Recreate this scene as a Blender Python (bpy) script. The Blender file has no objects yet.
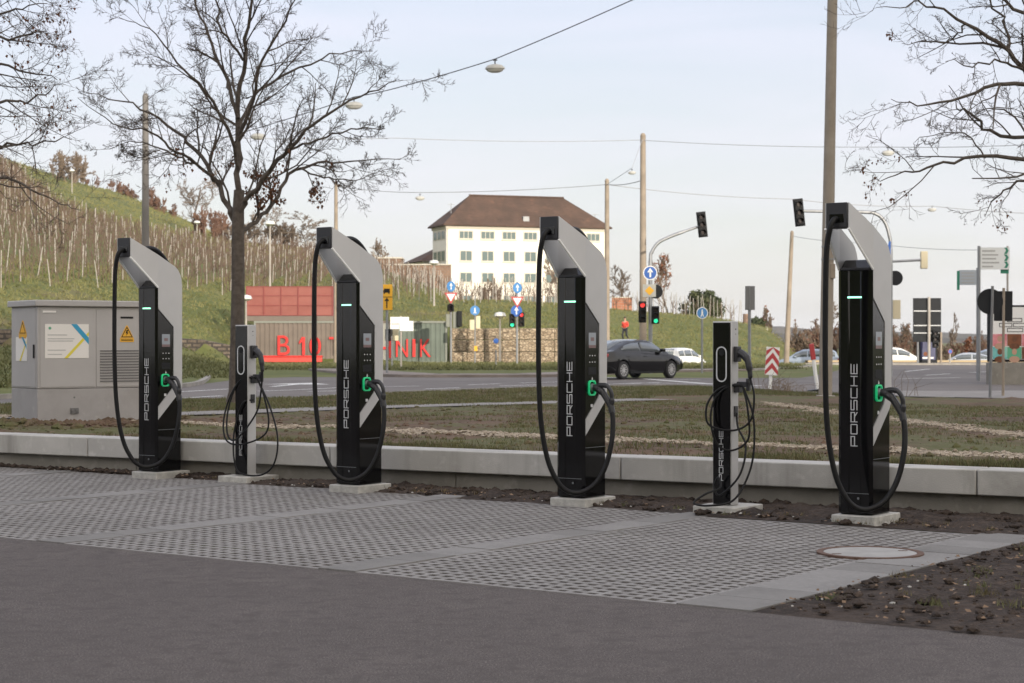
import bpy, bmesh, math, random
from mathutils import Vector, Matrix, noise as mnoise
S = bpy.context.scene
COL = S.collection
R = math.radians
rnd = random.Random(7)
EYE, F, HZ = 1.40, 1800.0, 341.5
def Xp(px, Y): return (px - 512.0) / F * Y
def Zp(py, Y): return EYE + (HZ - py) * Y / F
def lerp(a, b, t): return a + (b - a) * t
def clamp(x, a=0., b=1.): return max(a, min(b, x))
def sstep(a, b, x):
    t = clamp((x - a) / (b - a)); return t * t * (3 - 2 * t)
def interp(tab, x):
    if x <= tab[0][0]: return tab[0][1]
    for (x0, y0), (x1, y1) in zip(tab, tab[1:]):
        if x <= x1: return lerp(y0, y1, (x - x0) / (x1 - x0))
    return tab[-1][1]

# ------------------------------------------------------------------ materials
def mat(name, col, rough=.6, metal=0., var=.0, vscale=6., col2=None, bump=0., bscale=40., coat=0., spec=None, emit=None, estr=0., detail=6., coords='Object', fac=(.35, .65), trans=0.):
    m = bpy.data.materials.new(name); m.use_nodes = True
    nt = m.node_tree; N = nt.nodes; L = nt.links
    b = N['Principled BSDF']
    b.inputs['Base Color'].default_value = (*col, 1); b.inputs['Roughness'].default_value = rough; b.inputs['Metallic'].default_value = metal
    if coat: b.inputs['Coat Weight'].default_value = coat; b.inputs['Coat Roughness'].default_value = .03
    if spec is not None: b.inputs['Specular IOR Level'].default_value = spec
    if trans: b.inputs['Transmission Weight'].default_value = trans
    if emit: b.inputs['Emission Color'].default_value = (*emit, 1); b.inputs['Emission Strength'].default_value = estr
    tc = N.new('ShaderNodeTexCoord')
    if col2 or var:
        n = N.new('ShaderNodeTexNoise'); n.inputs['Scale'].default_value = vscale; n.inputs['Detail'].default_value = detail; n.inputs['Roughness'].default_value = .62
        L.new(tc.outputs[coords], n.inputs['Vector'])
        r = N.new('ShaderNodeValToRGB'); e = r.color_ramp.elements
        e[0].position, e[1].position = fac
        c2 = col2 or tuple(min(1, c * (1 + var)) for c in col); c1 = col if col2 else tuple(c * (1 - var) for c in col)
        e[0].color = (*c1, 1); e[1].color = (*c2, 1)
        L.new(n.outputs['Fac'], r.inputs['Fac']); L.new(r.outputs['Color'], b.inputs['Base Color'])
    if bump:
        n2 = N.new('ShaderNodeTexNoise'); n2.inputs['Scale'].default_value = bscale; n2.inputs['Detail'].default_value = 5
        L.new(tc.outputs[coords], n2.inputs['Vector'])
        bp = N.new('ShaderNodeBump'); bp.inputs['Strength'].default_value = bump; bp.inputs['Distance'].default_value = .02
        L.new(n2.outputs['Fac'], bp.inputs['Height']); L.new(bp.outputs['Normal'], b.inputs['Normal'])
    return m
def layered(name, layers, rough=.9, bump=.3, bscale=60., fine=None):
    """base colour from several noise layers: [(colour, scale, lo, hi)...], first is the base"""
    m = bpy.data.materials.new(name); m.use_nodes = True
    nt = m.node_tree; N = nt.nodes; L = nt.links; b = N['Principled BSDF']; b.inputs['Roughness'].default_value = rough
    b.inputs['Specular IOR Level'].default_value = .25
    tc = N.new('ShaderNodeTexCoord'); prev = None
    for i, ly in enumerate(layers):
        if i == 0:
            rgb = N.new('ShaderNodeRGB'); rgb.outputs[0].default_value = (*ly, 1); prev = rgb.outputs[0]; continue
        c, sc, lo, hi = ly[:4]; st = ly[4] if len(ly) > 4 else (1, 1, 1)
        mp = N.new('ShaderNodeMapping'); mp.inputs['Scale'].default_value = st; mp.inputs['Location'].default_value = (i * 7.3, i * 3.1, i)
        L.new(tc.outputs['Object'], mp.inputs['Vector'])
        n = N.new('ShaderNodeTexNoise'); n.inputs['Scale'].default_value = sc; n.inputs['Detail'].default_value = 7; n.inputs['Roughness'].default_value = .6
        L.new(mp.outputs['Vector'], n.inputs['Vector'])
        mr = N.new('ShaderNodeMapRange'); mr.inputs['From Min'].default_value = lo; mr.inputs['From Max'].default_value = hi
        L.new(n.outputs['Fac'], mr.inputs['Value'])
        mx = N.new('ShaderNodeMix'); mx.data_type = 'RGBA'; mx.inputs[7].default_value = (*c, 1)
        L.new(mr.outputs['Result'], mx.inputs['Factor']); L.new(prev, mx.inputs[6]); prev = mx.outputs[2]
    L.new(prev, b.inputs['Base Color'])
    if bump:
        n2 = N.new('ShaderNodeTexNoise'); n2.inputs['Scale'].default_value = bscale; n2.inputs['Detail'].default_value = 6
        L.new(tc.outputs['Object'], n2.inputs['Vector'])
        bp = N.new('ShaderNodeBump'); bp.inputs['Strength'].default_value = bump; bp.inputs['Distance'].default_value = .03
        L.new(n2.outputs['Fac'], bp.inputs['Height']); L.new(bp.outputs['Normal'], b.inputs['Normal'])
    return m
def bricks(name, c1, c2, mortar, scale, bw=.5, rh=.25, ms=.02, bump=.6, coords='Object', rot=(R(90), 0, 0)):
    m = bpy.data.materials.new(name); m.use_nodes = True
    nt = m.node_tree; N = nt.nodes; L = nt.links; b = N['Principled BSDF']; b.inputs['Roughness'].default_value = .85
    tc = N.new('ShaderNodeTexCoord'); mp = N.new('ShaderNodeMapping'); mp.inputs['Rotation'].default_value = rot
    L.new(tc.outputs[coords], mp.inputs['Vector'])
    nz = N.new('ShaderNodeTexNoise'); nz.inputs['Scale'].default_value = 3.; L.new(mp.outputs['Vector'], nz.inputs['Vector'])
    ad = N.new('ShaderNodeMix'); ad.data_type = 'VECTOR'; ad.inputs['Factor'].default_value = .06
    L.new(mp.outputs['Vector'], ad.inputs[4]); L.new(nz.outputs['Color'], ad.inputs[5])
    t = N.new('ShaderNodeTexBrick'); t.inputs['Color1'].default_value = (*c1, 1); t.inputs['Color2'].default_value = (*c2, 1); t.inputs['Mortar'].default_value = (*mortar, 1)
    t.inputs['Scale'].default_value = scale; t.inputs['Brick Width'].default_value = bw; t.inputs['Row Height'].default_value = rh; t.inputs['Mortar Size'].default_value = ms
    L.new(ad.outputs[1], t.inputs['Vector'])
    n = N.new('ShaderNodeTexNoise'); n.inputs['Scale'].default_value = 7.; n.inputs['Detail'].default_value = 6; L.new(tc.outputs[coords], n.inputs['Vector'])
    mx = N.new('ShaderNodeMix'); mx.data_type = 'RGBA'; mx.blend_type = 'OVERLAY'; mx.inputs['Factor'].default_value = .7
    L.new(t.outputs['Color'], mx.inputs[6]); L.new(n.outputs['Fac'], mx.inputs[7]); L.new(mx.outputs[2], b.inputs['Base Color'])
    bp = N.new('ShaderNodeBump'); bp.inputs['Strength'].default_value = bump; bp.inputs['Distance'].default_value = .03; bp.invert = True
    L.new(t.outputs['Fac'], bp.inputs['Height']); L.new(bp.outputs['Normal'], b.inputs['Normal'])
    return m

M = {}
M['gloss_black'] = mat('gloss_black', (.004, .004, .0045), .08, spec=.42)
M['matte_black'] = mat('matte_black', (.018, .018, .02), .42, bump=.05, bscale=200)
M['rubber'] = mat('rubber', (.008, .008, .0085), .5, spec=.25)
M['alu'] = mat('alu', (.46, .455, .45), .42, .35, var=.03, vscale=3)
M['alu_dark'] = mat('alu_dark', (.20, .21, .22), .4, .4)
M['edge_highlight'] = mat('edge_highlight', (.86, .86, .84), .5, 0.)  # near-white, a highlight put into the colour
M['silver'] = mat('silver', (.62, .63, .64), .3, .3)
M['glow_green'] = mat('glow_green', (.02, .5, .2), .4, emit=(.02, .9, .32), estr=.10)
M['glow_bar'] = mat('glow_bar', (.4, .8, .6), .4, emit=(.32, 1., .66), estr=1.3)
M['screen'] = mat('screen', (.13, .14, .15), .2, emit=(.6, .63, .68), estr=.10)
M['screen_dark'] = mat('screen_dark', (.16, .10, .10), .2)
M['icon'] = mat('icon', (.6, .6, .6), .5)
M['pad'] = mat('pad', (.40, .39, .36), .9, var=.18, vscale=14, bump=.3)
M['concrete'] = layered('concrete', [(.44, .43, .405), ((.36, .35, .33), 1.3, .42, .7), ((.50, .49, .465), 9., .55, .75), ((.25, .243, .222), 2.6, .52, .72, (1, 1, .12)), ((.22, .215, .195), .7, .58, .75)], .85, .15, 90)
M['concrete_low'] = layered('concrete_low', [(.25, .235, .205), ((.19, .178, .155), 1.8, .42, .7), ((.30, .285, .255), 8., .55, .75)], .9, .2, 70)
M['lattice'] = layered('lattice', [(.255, .245, .235), ((.215, .206, .197), .8, .4, .62), ((.285, .276, .265), 6., .5, .7), ((.20, .19, .18), 40., .55, .75)], .9, .3, 150)
M['slab'] = layered('slab', [(.225, .217, .206), ((.185, .178, .17), 2.5, .4, .65), ((.26, .252, .24), 30., .5, .75)], .85, .2, 150)
M['slab_dark'] = layered('slab_dark', [(.185, .178, .168), ((.15, .145, .137), 2.5, .4, .65), ((.21, .202, .19), 30., .5, .75)], .85, .2, 150)
M['asphalt'] = layered('asphalt', [(.103, .089, .083), ((.087, .075, .070), .5, .35, .65), ((.116, .10, .093), 3.2, .5, .72), ((.20, .175, .162), 110., .53, .62), ((.036, .031, .029), 100., .53, .62), ((.080, .069, .064), 9., .5, .65), ((.068, .059, .055), .7, .60, .70, (1, .3, 1)), ((.33, .30, .28), 30., .735, .75)], .88, .5, 120)
M['road'] = layered('road', [(.150, .134, .124), ((.115, .104, .098), .18, .4, .6, (.3, 1, 1)), ((.175, .16, .15), 1.2, .5, .7)], .8, .2, 60)
M['paint'] = mat('paint', (.62, .62, .60), .7, var=.15, vscale=3)
M['kerb'] = mat('kerb', (.26, .245, .22), .9, var=.2, vscale=1.5)
M['far_walk'] = mat('far_walk', (.20, .17, .15), .9, var=.2, vscale=.8)
M['soil'] = layered('soil', [(.050, .037, .029), ((.028, .021, .017), 2.2, .4, .62), ((.078, .057, .043), 14., .5, .7), ((.12, .09, .068), 60., .60, .70)], .95, .9, 30)
M['soil_dark'] = layered('soil_dark', [(.040, .032, .026), ((.065, .053, .042), 20., .5, .7), ((.026, .02, .017), 3., .5, .65), ((.06, .062, .03), 1.2, .6, .7)], .95, .6, 60)
M['garden'] = layered('garden', [(.125, .082, .054), ((.085, .057, .038), 1.1, .4, .6), ((.092, .092, .038), .55, .45, .58), ((.10, .105, .042), 5., .55, .68), ((.15, .108, .074), 9., .55, .7), ((.21, .17, .13), 26., .64, .72)], .95, .9, 16)
M['turf'] = layered('turf', [(.070, .082, .026), ((.050, .064, .020), .3, .4, .6), ((.115, .11, .042), 1.4, .48, .66), ((.09, .068, .04), .7, .6, .72)], .95, .6, 12)
M['meadow'] = layered('meadow', [(.115, .128, .038), ((.09, .105, .03), .06, .4, .6), ((.155, .15, .055), .35, .5, .68), ((.14, .115, .06), .11, .56, .7), ((.07, .082, .026), 1.6, .5, .7)], .95, .8, 3)
M['gravel'] = layered('gravel', [(.36, .305, .235), ((.20, .16, .115), 14., .45, .6), ((.46, .40, .33), 22., .54, .66)], .95, .9, 30)
M['walk'] = mat('walk', (.22, .205, .19), .9, var=.15, vscale=2)
M['iron_rust'] = mat('iron_rust', (.085, .045, .03), .8, .2, col2=(.14, .085, .06), vscale=22, bump=.3)
M['bark'] = mat('bark', (.062, .049, .04), .95, col2=(.11, .092, .075), vscale=12, bump=.8, bscale=25)
M['twig'] = mat('twig', (.058, .044, .036), .9, col2=(.085, .066, .052), vscale=3)
M['twig_far'] = mat('twig_far', (.13, .095, .068), .95, col2=(.19, .145, .105), vscale=.3)
M['twig_red'] = mat('twig_red', (.12, .062, .042), .95, col2=(.18, .105, .07), vscale=.3)
M['vine'] = mat('vine', (.080, .052, .037), .95, col2=(.125, .088, .064), vscale=.2)
M['leaf_brown'] = mat('leaf_brown', (.11, .042, .022), .85, col2=(.17, .075, .035), vscale=8)
M['leaf_dead'] = mat('leaf_dead', (.13, .08, .045), .9, col2=(.24, .16, .10), vscale=9)
M['leaf_rust'] = mat('leaf_rust', (.16, .055, .025), .85, col2=(.24, .10, .045), vscale=2)
M['leaf_ever'] = mat('leaf_ever', (.028, .045, .016), .8, col2=(.07, .078, .028), vscale=.9)
M['blade'] = mat('blade', (.075, .086, .028), .85, col2=(.14, .138, .058), vscale=1.4)
M['slope_grass'] = mat('slope_grass', (.11, .12, .035), .9, col2=(.19, .175, .07), vscale=.3)
M['blade_dry'] = mat('blade_dry', (.16, .12, .06), .9, col2=(.075, .075, .028), vscale=1.2)
M['pole_conc'] = mat('pole_conc', (.24, .205, .165), .9, col2=(.30, .265, .22), vscale=2, bump=.1)
M['pole_wood'] = mat('pole_wood', (.27, .225, .175), .9, var=.15, vscale=2)
M['pole_grey'] = mat('pole_grey', (.17, .16, .15), .9, var=.1, vscale=2)
M['pole_steel'] = mat('pole_steel', (.27, .28, .29), .45, .6, var=.1, vscale=4)
M['post_pale'] = mat('post_pale', (.36, .335, .30), .9, var=.25, vscale=.5)
M['sig_black'] = mat('sig_black', (.012, .0125, .013), .7, spec=.25)
M['sig_beige'] = mat('sig_beige', (.62, .55, .38), .6)
M['sig_grey'] = mat('sig_grey', (.20, .21, .18), .6)
M['lens_off'] = mat('lens_off', (.02, .011, .01), .4, spec=.3)
M['lens_red'] = mat('lens_red', (.6, .02, .02), .3, emit=(1, .06, .05), estr=.7)
M['lens_green'] = mat('lens_green', (.02, .6, .3), .3, emit=(.05, 1, .5), estr=.6)
M['blue'] = mat('blue', (.012, .09, .36), .5)
M['blue_pale'] = mat('blue_pale', (.05, .20, .46), .5)
M['white'] = mat('white', (.75, .75, .73), .55)
M['red'] = mat('red', (.55, .03, .03), .5)
M['sign_red'] = mat('sign_red', (.42, .045, .05), .55)
M['yellow'] = mat('yellow', (.72, .38, .02), .5)
M['sign_back'] = mat('sign_back', (.20, .205, .21), .5, .5, var=.08, vscale=2)
M['sign_dark'] = mat('sign_dark', (.02, .0215, .024), .7, var=.1, vscale=2, spec=.2)
M['green_sign'] = mat('green_sign', (.03, .22, .14), .5)
M['wire'] = mat('wire', (.04, .04, .045), .6)
M['wire_pale'] = mat('wire_pale', (.30, .31, .33), .6)
M['lamp_body'] = mat('lamp_body', (.40, .40, .37), .5, var=.1)
M['lamp_glass'] = mat('lamp_glass', (.62, .62, .58), .25)
M['cab'] = mat('cab', (.385, .372, .365), .55, var=.04, vscale=2)
M['cab_side'] = M['cab']
M['cab_line'] = mat('cab_line', (.13, .128, .128), .7)
M['cab_base'] = layered('cab_base', [(.335, .323, .318), ((.29, .28, .272), 3, .45, .7), ((.42, .40, .385), 5., .6, .75)], .8, .1, 50)
M['poster'] = mat('poster', (.72, .70, .67), .5)
M['poster_blue'] = mat('poster_blue', (.03, .30, .50), .5)
M['poster_yel'] = mat('poster_yel', (.68, .58, .06), .5)
M['print_grey'] = mat('print_grey', (.42, .42, .41), .6)
M['print_green'] = mat('print_green', (.10, .36, .22), .6)
M['render_wall'] = layered('render_wall', [(.78, .745, .665), ((.70, .66, .58), .25, .45, .7)], .9, .1, 3)
M['stone_trim'] = mat('stone_trim', (.53, .49, .42), .9, var=.1)
M['roof_tile'] = layered('roof_tile', [(.098, .062, .046), ((.07, .047, .036), .35, .4, .6), ((.14, .08, .055), .7, .58, .75), ((.058, .038, .03), 3., .5, .7, (.4, 1, 3))], .9, .4, 4)
M['glass'] = mat('glass', (.13, .17, .17), .1, spec=.7)
M['win_frame'] = mat('win_frame', (.60, .55, .45), .7)
M['brickwall'] = bricks('brickwall', (.24, .15, .10), (.18, .11, .075), (.20, .17, .14), 1.0)
def stones(name, scale):
    m = bpy.data.materials.new(name); m.use_nodes = True; nt = m.node_tree; N = nt.nodes; L = nt.links; b = N['Principled BSDF']; b.inputs['Roughness'].default_value = .9
    tc = N.new('ShaderNodeTexCoord'); mp = N.new('ShaderNodeMapping'); mp.inputs['Scale'].default_value = (1, 1, 1.5); L.new(tc.outputs['Object'], mp.inputs['Vector'])
    v = N.new('ShaderNodeTexVoronoi'); v.inputs['Scale'].default_value = scale; L.new(mp.outputs['Vector'], v.inputs['Vector'])
    e = N.new('ShaderNodeTexVoronoi'); e.feature = 'DISTANCE_TO_EDGE'; e.inputs['Scale'].default_value = scale; L.new(mp.outputs['Vector'], e.inputs['Vector'])
    sx = N.new('ShaderNodeSeparateColor'); L.new(v.outputs['Color'], sx.inputs[0])
    r = N.new('ShaderNodeValToRGB'); el = r.color_ramp.elements; el[0].color = (.25, .19, .125, 1); el[1].color = (.44, .36, .26, 1); k = el.new(.5); k.color = (.35, .275, .19, 1); L.new(sx.outputs[0], r.inputs['Fac'])
    mr = N.new('ShaderNodeMapRange'); mr.inputs['From Max'].default_value = .10; L.new(e.outputs['Distance'], mr.inputs['Value'])
    mx = N.new('ShaderNodeMix'); mx.data_type = 'RGBA'; mx.inputs[6].default_value = (.13, .10, .07, 1); L.new(mr.outputs['Result'], mx.inputs['Factor']); L.new(r.outputs['Color'], mx.inputs[7]); L.new(mx.outputs[2], b.inputs['Base Color'])
    bp = N.new('ShaderNodeBump'); bp.inputs['Strength'].default_value = .8; bp.inputs['Distance'].default_value = .06; L.new(mr.outputs['Result'], bp.inputs['Height']); L.new(bp.outputs['Normal'], b.inputs['Normal'])
    return m
M['gabion'] = stones('gabion', 5.); M['drystone'] = bricks('drystone', (.17, .135, .10), (.11, .085, .062), (.045, .036, .028), 1.0, .34, .2, .04, 1.)

M['cont_red'] = mat('cont_red', (.235, .075, .060), .8, col2=(.29, .105, .085), vscale=.5)
M['cont_redline'] = mat('cont_redline', (.22, .05, .045), .7)
M['cont_grey'] = mat('cont_grey', (.165, .135, .112), .8, var=.2, vscale=.4)
M['cont_green'] = mat('cont_green', (.125, .15, .125), .8, var=.15, vscale=.4)
M['cont_pale'] = mat('cont_pale', (.36, .36, .32), .8, var=.1, vscale=.5)
M['letter_red'] = mat('letter_red', (.55, .022, .018), .6)
M['barrier_red'] = mat('barrier_red', (.55, .06, .045), .6, var=.1)
M['car_black'] = mat('car_black', (.004, .004, .005), .06, 0., spec=.5)
M['car_white'] = mat('car_white', (.72, .72, .70), .25, coat=.4)
M['car_silver'] = mat('car_silver', (.42, .45, .48), .3, .4, coat=.3)
M['car_blue'] = mat('car_blue', (.24, .29, .36), .3, .3, coat=.3)
M['car_glass'] = mat('car_glass', (.10, .115, .125), .05, spec=.8)  # base lightened to stand in for the sky reflected in the windows
M['tyre'] = mat('tyre', (.016, .016, .017), .8)
M['rim'] = mat('rim', (.50, .50, .50), .3, .7)
M['tail'] = mat('tail', (.3, .02, .02), .3)
M['skin'] = mat('skin', (.45, .27, .19), .6)
M['hair'] = mat('hair', (.05, .03, .02), .8)
M['jacket'] = mat('jacket', (.62, .06, .04), .7)
M['trousers'] = mat('trousers', (.02, .02, .03), .8)
M['pinkred'] = mat('pinkred', (.5, .12, .16), .6, col2=(.75, .36, .36), vscale=2.5)
M['tealp'] = mat('tealp', (.08, .35, .40), .6, col2=(.25, .55, .45), vscale=2.5)
M['ridge'] = layered('ridge', [(.055, .05, .042), ((.04, .042, .035), .02, .4, .6), ((.085, .072, .055), .05, .5, .7)], .95, 0)

# ------------------------------------------------------------------ mesh builder
class MB:
    def __init__(s): s.v = []; s.f = []
    def add(s, vs, fs):
        b = len(s.v); s.v.extend([tuple(v) for v in vs]); s.f.extend([tuple(b + i for i in f) for f in fs]); return s
    def box(s, x0, x1, y0, y1, z0, z1):
        return s.add([(x0,y0,z0),(x1,y0,z0),(x1,y1,z0),(x0,y1,z0),(x0,y0,z1),(x1,y0,z1),(x1,y1,z1),(x0,y1,z1)],
                     [(0,3,2,1),(4,5,6,7),(0,1,5,4),(1,2,6,5),(2,3,7,6),(3,0,4,7)])
    def prism(s, poly, d0, d1, axis='x'):
        """poly of 2D points extruded along axis from d0 to d1 (numbers or per-point functions)"""
        n = len(poly); g = lambda d, p: d(p) if callable(d) else d
        def put(d, p):
            a, b = p
            return {'x': (d, a, b), 'y': (a, d, b), 'z': (a, b, d)}[axis]
        vs = [put(g(d0, p), p) for p in poly] + [put(g(d1, p), p) for p in poly]
        fs = [tuple(range(n - 1, -1, -1)), tuple(range(n, 2 * n))] + [(i, (i + 1) % n, n + (i + 1) % n, n + i) for i in range(n)]
        return s.add(vs, fs)
    def tube(s, pts, rad, n=8, cap=True):
        pts = [Vector(p) for p in pts]; k = len(pts)
        if not hasattr(rad, '__len__'): rad = [rad] * k
        base = len(s.v); up = None
        for i, p in enumerate(pts):
            t = (pts[min(i + 1, k - 1)] - pts[max(i - 1, 0)])
            t = t.normalized() if t.length > 1e-9 else Vector((0, 0, 1))
            if up is None:
                up = Vector((1, 0, 0)) if abs(t.x) < .8 else Vector((0, 1, 0))
            a = (up - t * up.dot(t)); a = a.normalized() if a.length > 1e-6 else t.orthogonal().normalized()
            up = a; b = t.cross(a)
            for j in range(n):
                an = 2 * math.pi * j / n
                q = p + (a * math.cos(an) + b * math.sin(an)) * rad[i]; s.v.append((q.x, q.y, q.z))
        for i in range(k - 1):
            for j in range(n):
                j2 = (j + 1) % n
                s.f.append((base + i*n + j, base + i*n + j2, base + (i+1)*n + j2, base + (i+1)*n + j))
        if cap:
            s.f.append(tuple(base + j for j in range(n - 1, -1, -1))); s.f.append(tuple(base + (k-1)*n + j for j in range(n)))
        return s
    def disc(s, c, r, axis='y', d=.02, n=24, sx=1., sz=1.):
        poly = [(r * sx * math.cos(2*math.pi*i/n), r * sz * math.sin(2*math.pi*i/n)) for i in range(n)]
        if axis == 'y': return s.prism([(c[0] + a, c[2] + b) for a, b in poly], c[1], c[1] + d, 'y')
        if axis == 'z': return s.prism([(c[0] + a, c[1] + b) for a, b in poly], c[2], c[2] + d, 'z')
        return s.prism([(c[1] + a, c[2] + b) for a, b in poly], c[0], c[0] + d, 'x')
    def ring(s, outer, inner, d0, d1, axis='y'):
        n = len(outer)
        def put(d, p):
            a, b = p
            return {'x': (d, a, b), 'y': (a, d, b), 'z': (a, b, d)}[axis]
        vs = [put(d0, p) for p in outer] + [put(d0, p) for p in inner] + [put(d1, p) for p in outer] + [put(d1, p) for p in inner]
        fs = []
        for i in range(n):
            j = (i + 1) % n
            fs += [(i, j, n + j, n + i), (2*n + i, 3*n + i, 3*n + j, 2*n + j), (i, 2*n + i, 2*n + j, j), (n + i, n + j, 3*n + j, 3*n + i)]
        return s.add(vs, fs)
    def mesh(s, name, m, smooth=True, ang=35):
        me = bpy.data.meshes.new(name); me.from_pydata(s.v, [], s.f); me.validate()
        bm = bmesh.new(); bm.from_mesh(me); bmesh.ops.recalc_face_normals(bm, faces=bm.faces) if len(s.f) < 20000 else None
        bm.to_mesh(me); bm.free()
        if smooth:
            me.shade_smooth(); me.set_sharp_from_angle(angle=R(ang))
        me.materials.append(m if not isinstance(m, str) else M[m]); return me
    def obj(s, name, m, parent=None, bevel=0., smooth=True, label=None, loc=None, rotz=None, ang=35):
        o = bpy.data.objects.new(name, s.mesh(name, m, smooth, ang)); COL.objects.link(o); o.parent = parent
        if loc: o.location = loc
        if rotz is not None: o.rotation_euler.z = rotz
        if bevel:
            b = o.modifiers.new('bevel', 'BEVEL'); b.width = bevel; b.segments = 2; b.limit_method = 'ANGLE'; b.angle_limit = R(40)
        if label: o['label'] = label
        return o
def tag(o, label=None, cat=None, group=None, kind=None):
    if label: o['label'] = label
    if cat: o['category'] = cat
    if group: o['group'] = group
    if kind: o['kind'] = kind
    return o
def thing(name, label, cat, loc=(0, 0, 0), rotz=0., group=None):
    o = bpy.data.objects.new(name, None); o.empty_display_size = .2; COL.objects.link(o)
    o.location = loc; o.rotation_euler.z = rotz
    return tag(o, label, cat, group)
def dup(root, loc, rotz=None, label=None, group=None, scale=None):
    def cp(o, p):
        c = o.copy(); COL.objects.link(c); c.parent = p
        for ch in o.children: cp(ch, c)
        return c
    r = cp(root, None); r.location = loc
    if rotz is not None: r.rotation_euler.z = rotz
    if scale: r.scale = scale
    if label: r['label'] = label
    if group: r['group'] = group
    return r
def catmull(pts, n=8):
    P = [Vector(p) for p in pts]; P = [P[0] * 2 - P[1]] + P + [P[-1] * 2 - P[-2]]; out = []
    for i in range(1, len(P) - 2):
        a, b, c, d = P[i-1:i+3]
        for k in range(n):
            t = k / n
            out.append(.5 * ((2*b) + (c-a)*t + (2*a-5*b+4*c-d)*t*t + (3*b-a-3*c+d)*t*t*t))
    out.append(P[-2]); return out
def text_mesh(txt, size, depth=.01, bold=0.):
    c = bpy.data.curves.new('t', 'FONT'); c.body = txt; c.size = size; c.extrude = depth; c.offset = bold; c.align_x = 'LEFT'
    o = bpy.data.objects.new('t', c); COL.objects.link(o); bpy.context.view_layer.update()
    dg = bpy.context.evaluated_depsgraph_get(); me = bpy.data.meshes.new_from_object(o.evaluated_get(dg))
    bpy.data.objects.remove(o); bpy.data.curves.remove(c); return me

# ------------------------------------------------------------------ terrain
def zz(*prs): return [(Y, Zp(py, Y)) for Y, py in prs]
FL = [(0, 0.), (48, 0.), ]
COLS = [
 (-1600, FL + [(70, 1.), (80, 2.), (92, 4.), (270, 40.), (330, 40.), (900, 25.)]),
 (-400, FL + [(66, .9), (80, 1.95), (92, 4.1), (270, 36.), (330, 34.), (900, 20.)]),
 (0, FL + [(80, 1.24), (81, 1.87), (92, 4.03), (270, Zp(157, 270)), (340, 28.), (900, 16.)]),
 (60, FL + [(55, .05), (84, 1.1), (85, 1.8), (97, 4.2), (210, Zp(205, 210)), (270, Zp(176, 270)), (340, 25.), (900, 14.)]),
 (110, FL + [(57, .05), (88, .95), (89, 1.7), (102, 4.3), (190, Zp(220, 190)), (280, Zp(190, 280)), (360, 22.), (900, 12.)]),
 (150, FL + [(60, .05), (91, .8), (92, 1.6), (108, 4.4), (185, Zp(232, 185)), (290, Zp(204, 290)), (360, 20.), (900, 12.)]),
 (200, FL + [(62, .05), (95, .69), (96, 1.48), (115, 4.5), (190, Zp(241, 190)), (300, Zp(226, 300)), (900, 12.)]),
 (236, FL + [(98, .1), (107, .25), (112, 1.8), (122, 4.5), (200, Zp(243, 200)), (300, 17.5), (900, 12.)]),
 (290, FL + [(108, .1), (112, 2.), (126, 4.5), (200, Zp(247, 200)), (300, 17.), (900, 12.)]),
 (370, FL + [(108, .1), (112, 2.2), (130, 4.6), (182, Zp(264, 182)), (300, 12.), (900, 12.)]),
 (438, FL + [(110, .1), (113, 2.2), (134, 4.6), (185, Zp(286, 185)), (230, 6.4), (300, 8.), (900, 9.)]),
 (454, FL + [(110, .1), (113, 2.2), (132, 4.4), (150, 4.5), (185, 4.6), (230, 4.6), (300, 6.), (900, 9.)]),
 (520, FL + [(110, .1), (113, 2.2), (132, 4.4), (175, 4.5), (230, 4.6), (300, 6.), (900, 7.)]),
 (575, FL + [(110, .1), (113, 2.1), (138, 4.2), (175, 4.4), (230, 4.8), (900, 6.)]),
 (640, FL + [(104, .1), (108, -.4), (116, -.45), (121, 0.), (150, Zp(313, 150)), (200, 4.2), (900, 5.)]),
 (705, FL + [(104, .1), (108, -.4), (116, -.45), (121, -.1), (150, Zp(318, 150)), (200, 3.4), (900, 4.)]),
 (765, FL + [(104, .1), (108, -.4), (116, -.5), (123, -.2), (150, Zp(329, 150)), (200, 2.2), (900, 2.)]),
 (800, FL + [(104, .1), (108, -.5), (116, -.6), (128, -.6), (150, -.1), (220, 0.), (900, 0.)]),
 (880, FL + [(112, .0), (119, -.02), (123, -.6), (200, -.7), (900, 0.)]),
 (1100, FL + [(112, .0), (119, -.02), (123, -.6), (200, -.7), (900, 0.)]),
 (3200, FL + [(112, .0), (119, .0), (123, -.4), (200, -.5), (900, 6.)]),
]
def terr(X, Y):
    if Y < 20: return -.07 + 68. * sstep(-120, -225, Y)  # unseen ridge behind the camera, added to shade the foreground
    px = 512 + F * X / Y
    if px <= COLS[0][0]: z = interp(COLS[0][1], Y)
    elif px >= COLS[-1][0]: z = interp(COLS[-1][1], Y)
    else:
        for (p0, t0), (p1, t1) in zip(COLS, COLS[1:]):
            if px <= p1:
                z = lerp(interp(t0, Y), interp(t1, Y), (px - p0) / (p1 - p0)); break
    z += -.07 * (1 - sstep(20, 60, Y)) if Y < 60 else 0
    if Y > 122: z += .25 * mnoise.noise((X * .05, Y * .05, 0)) * sstep(122, 160, Y)
    return z
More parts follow.
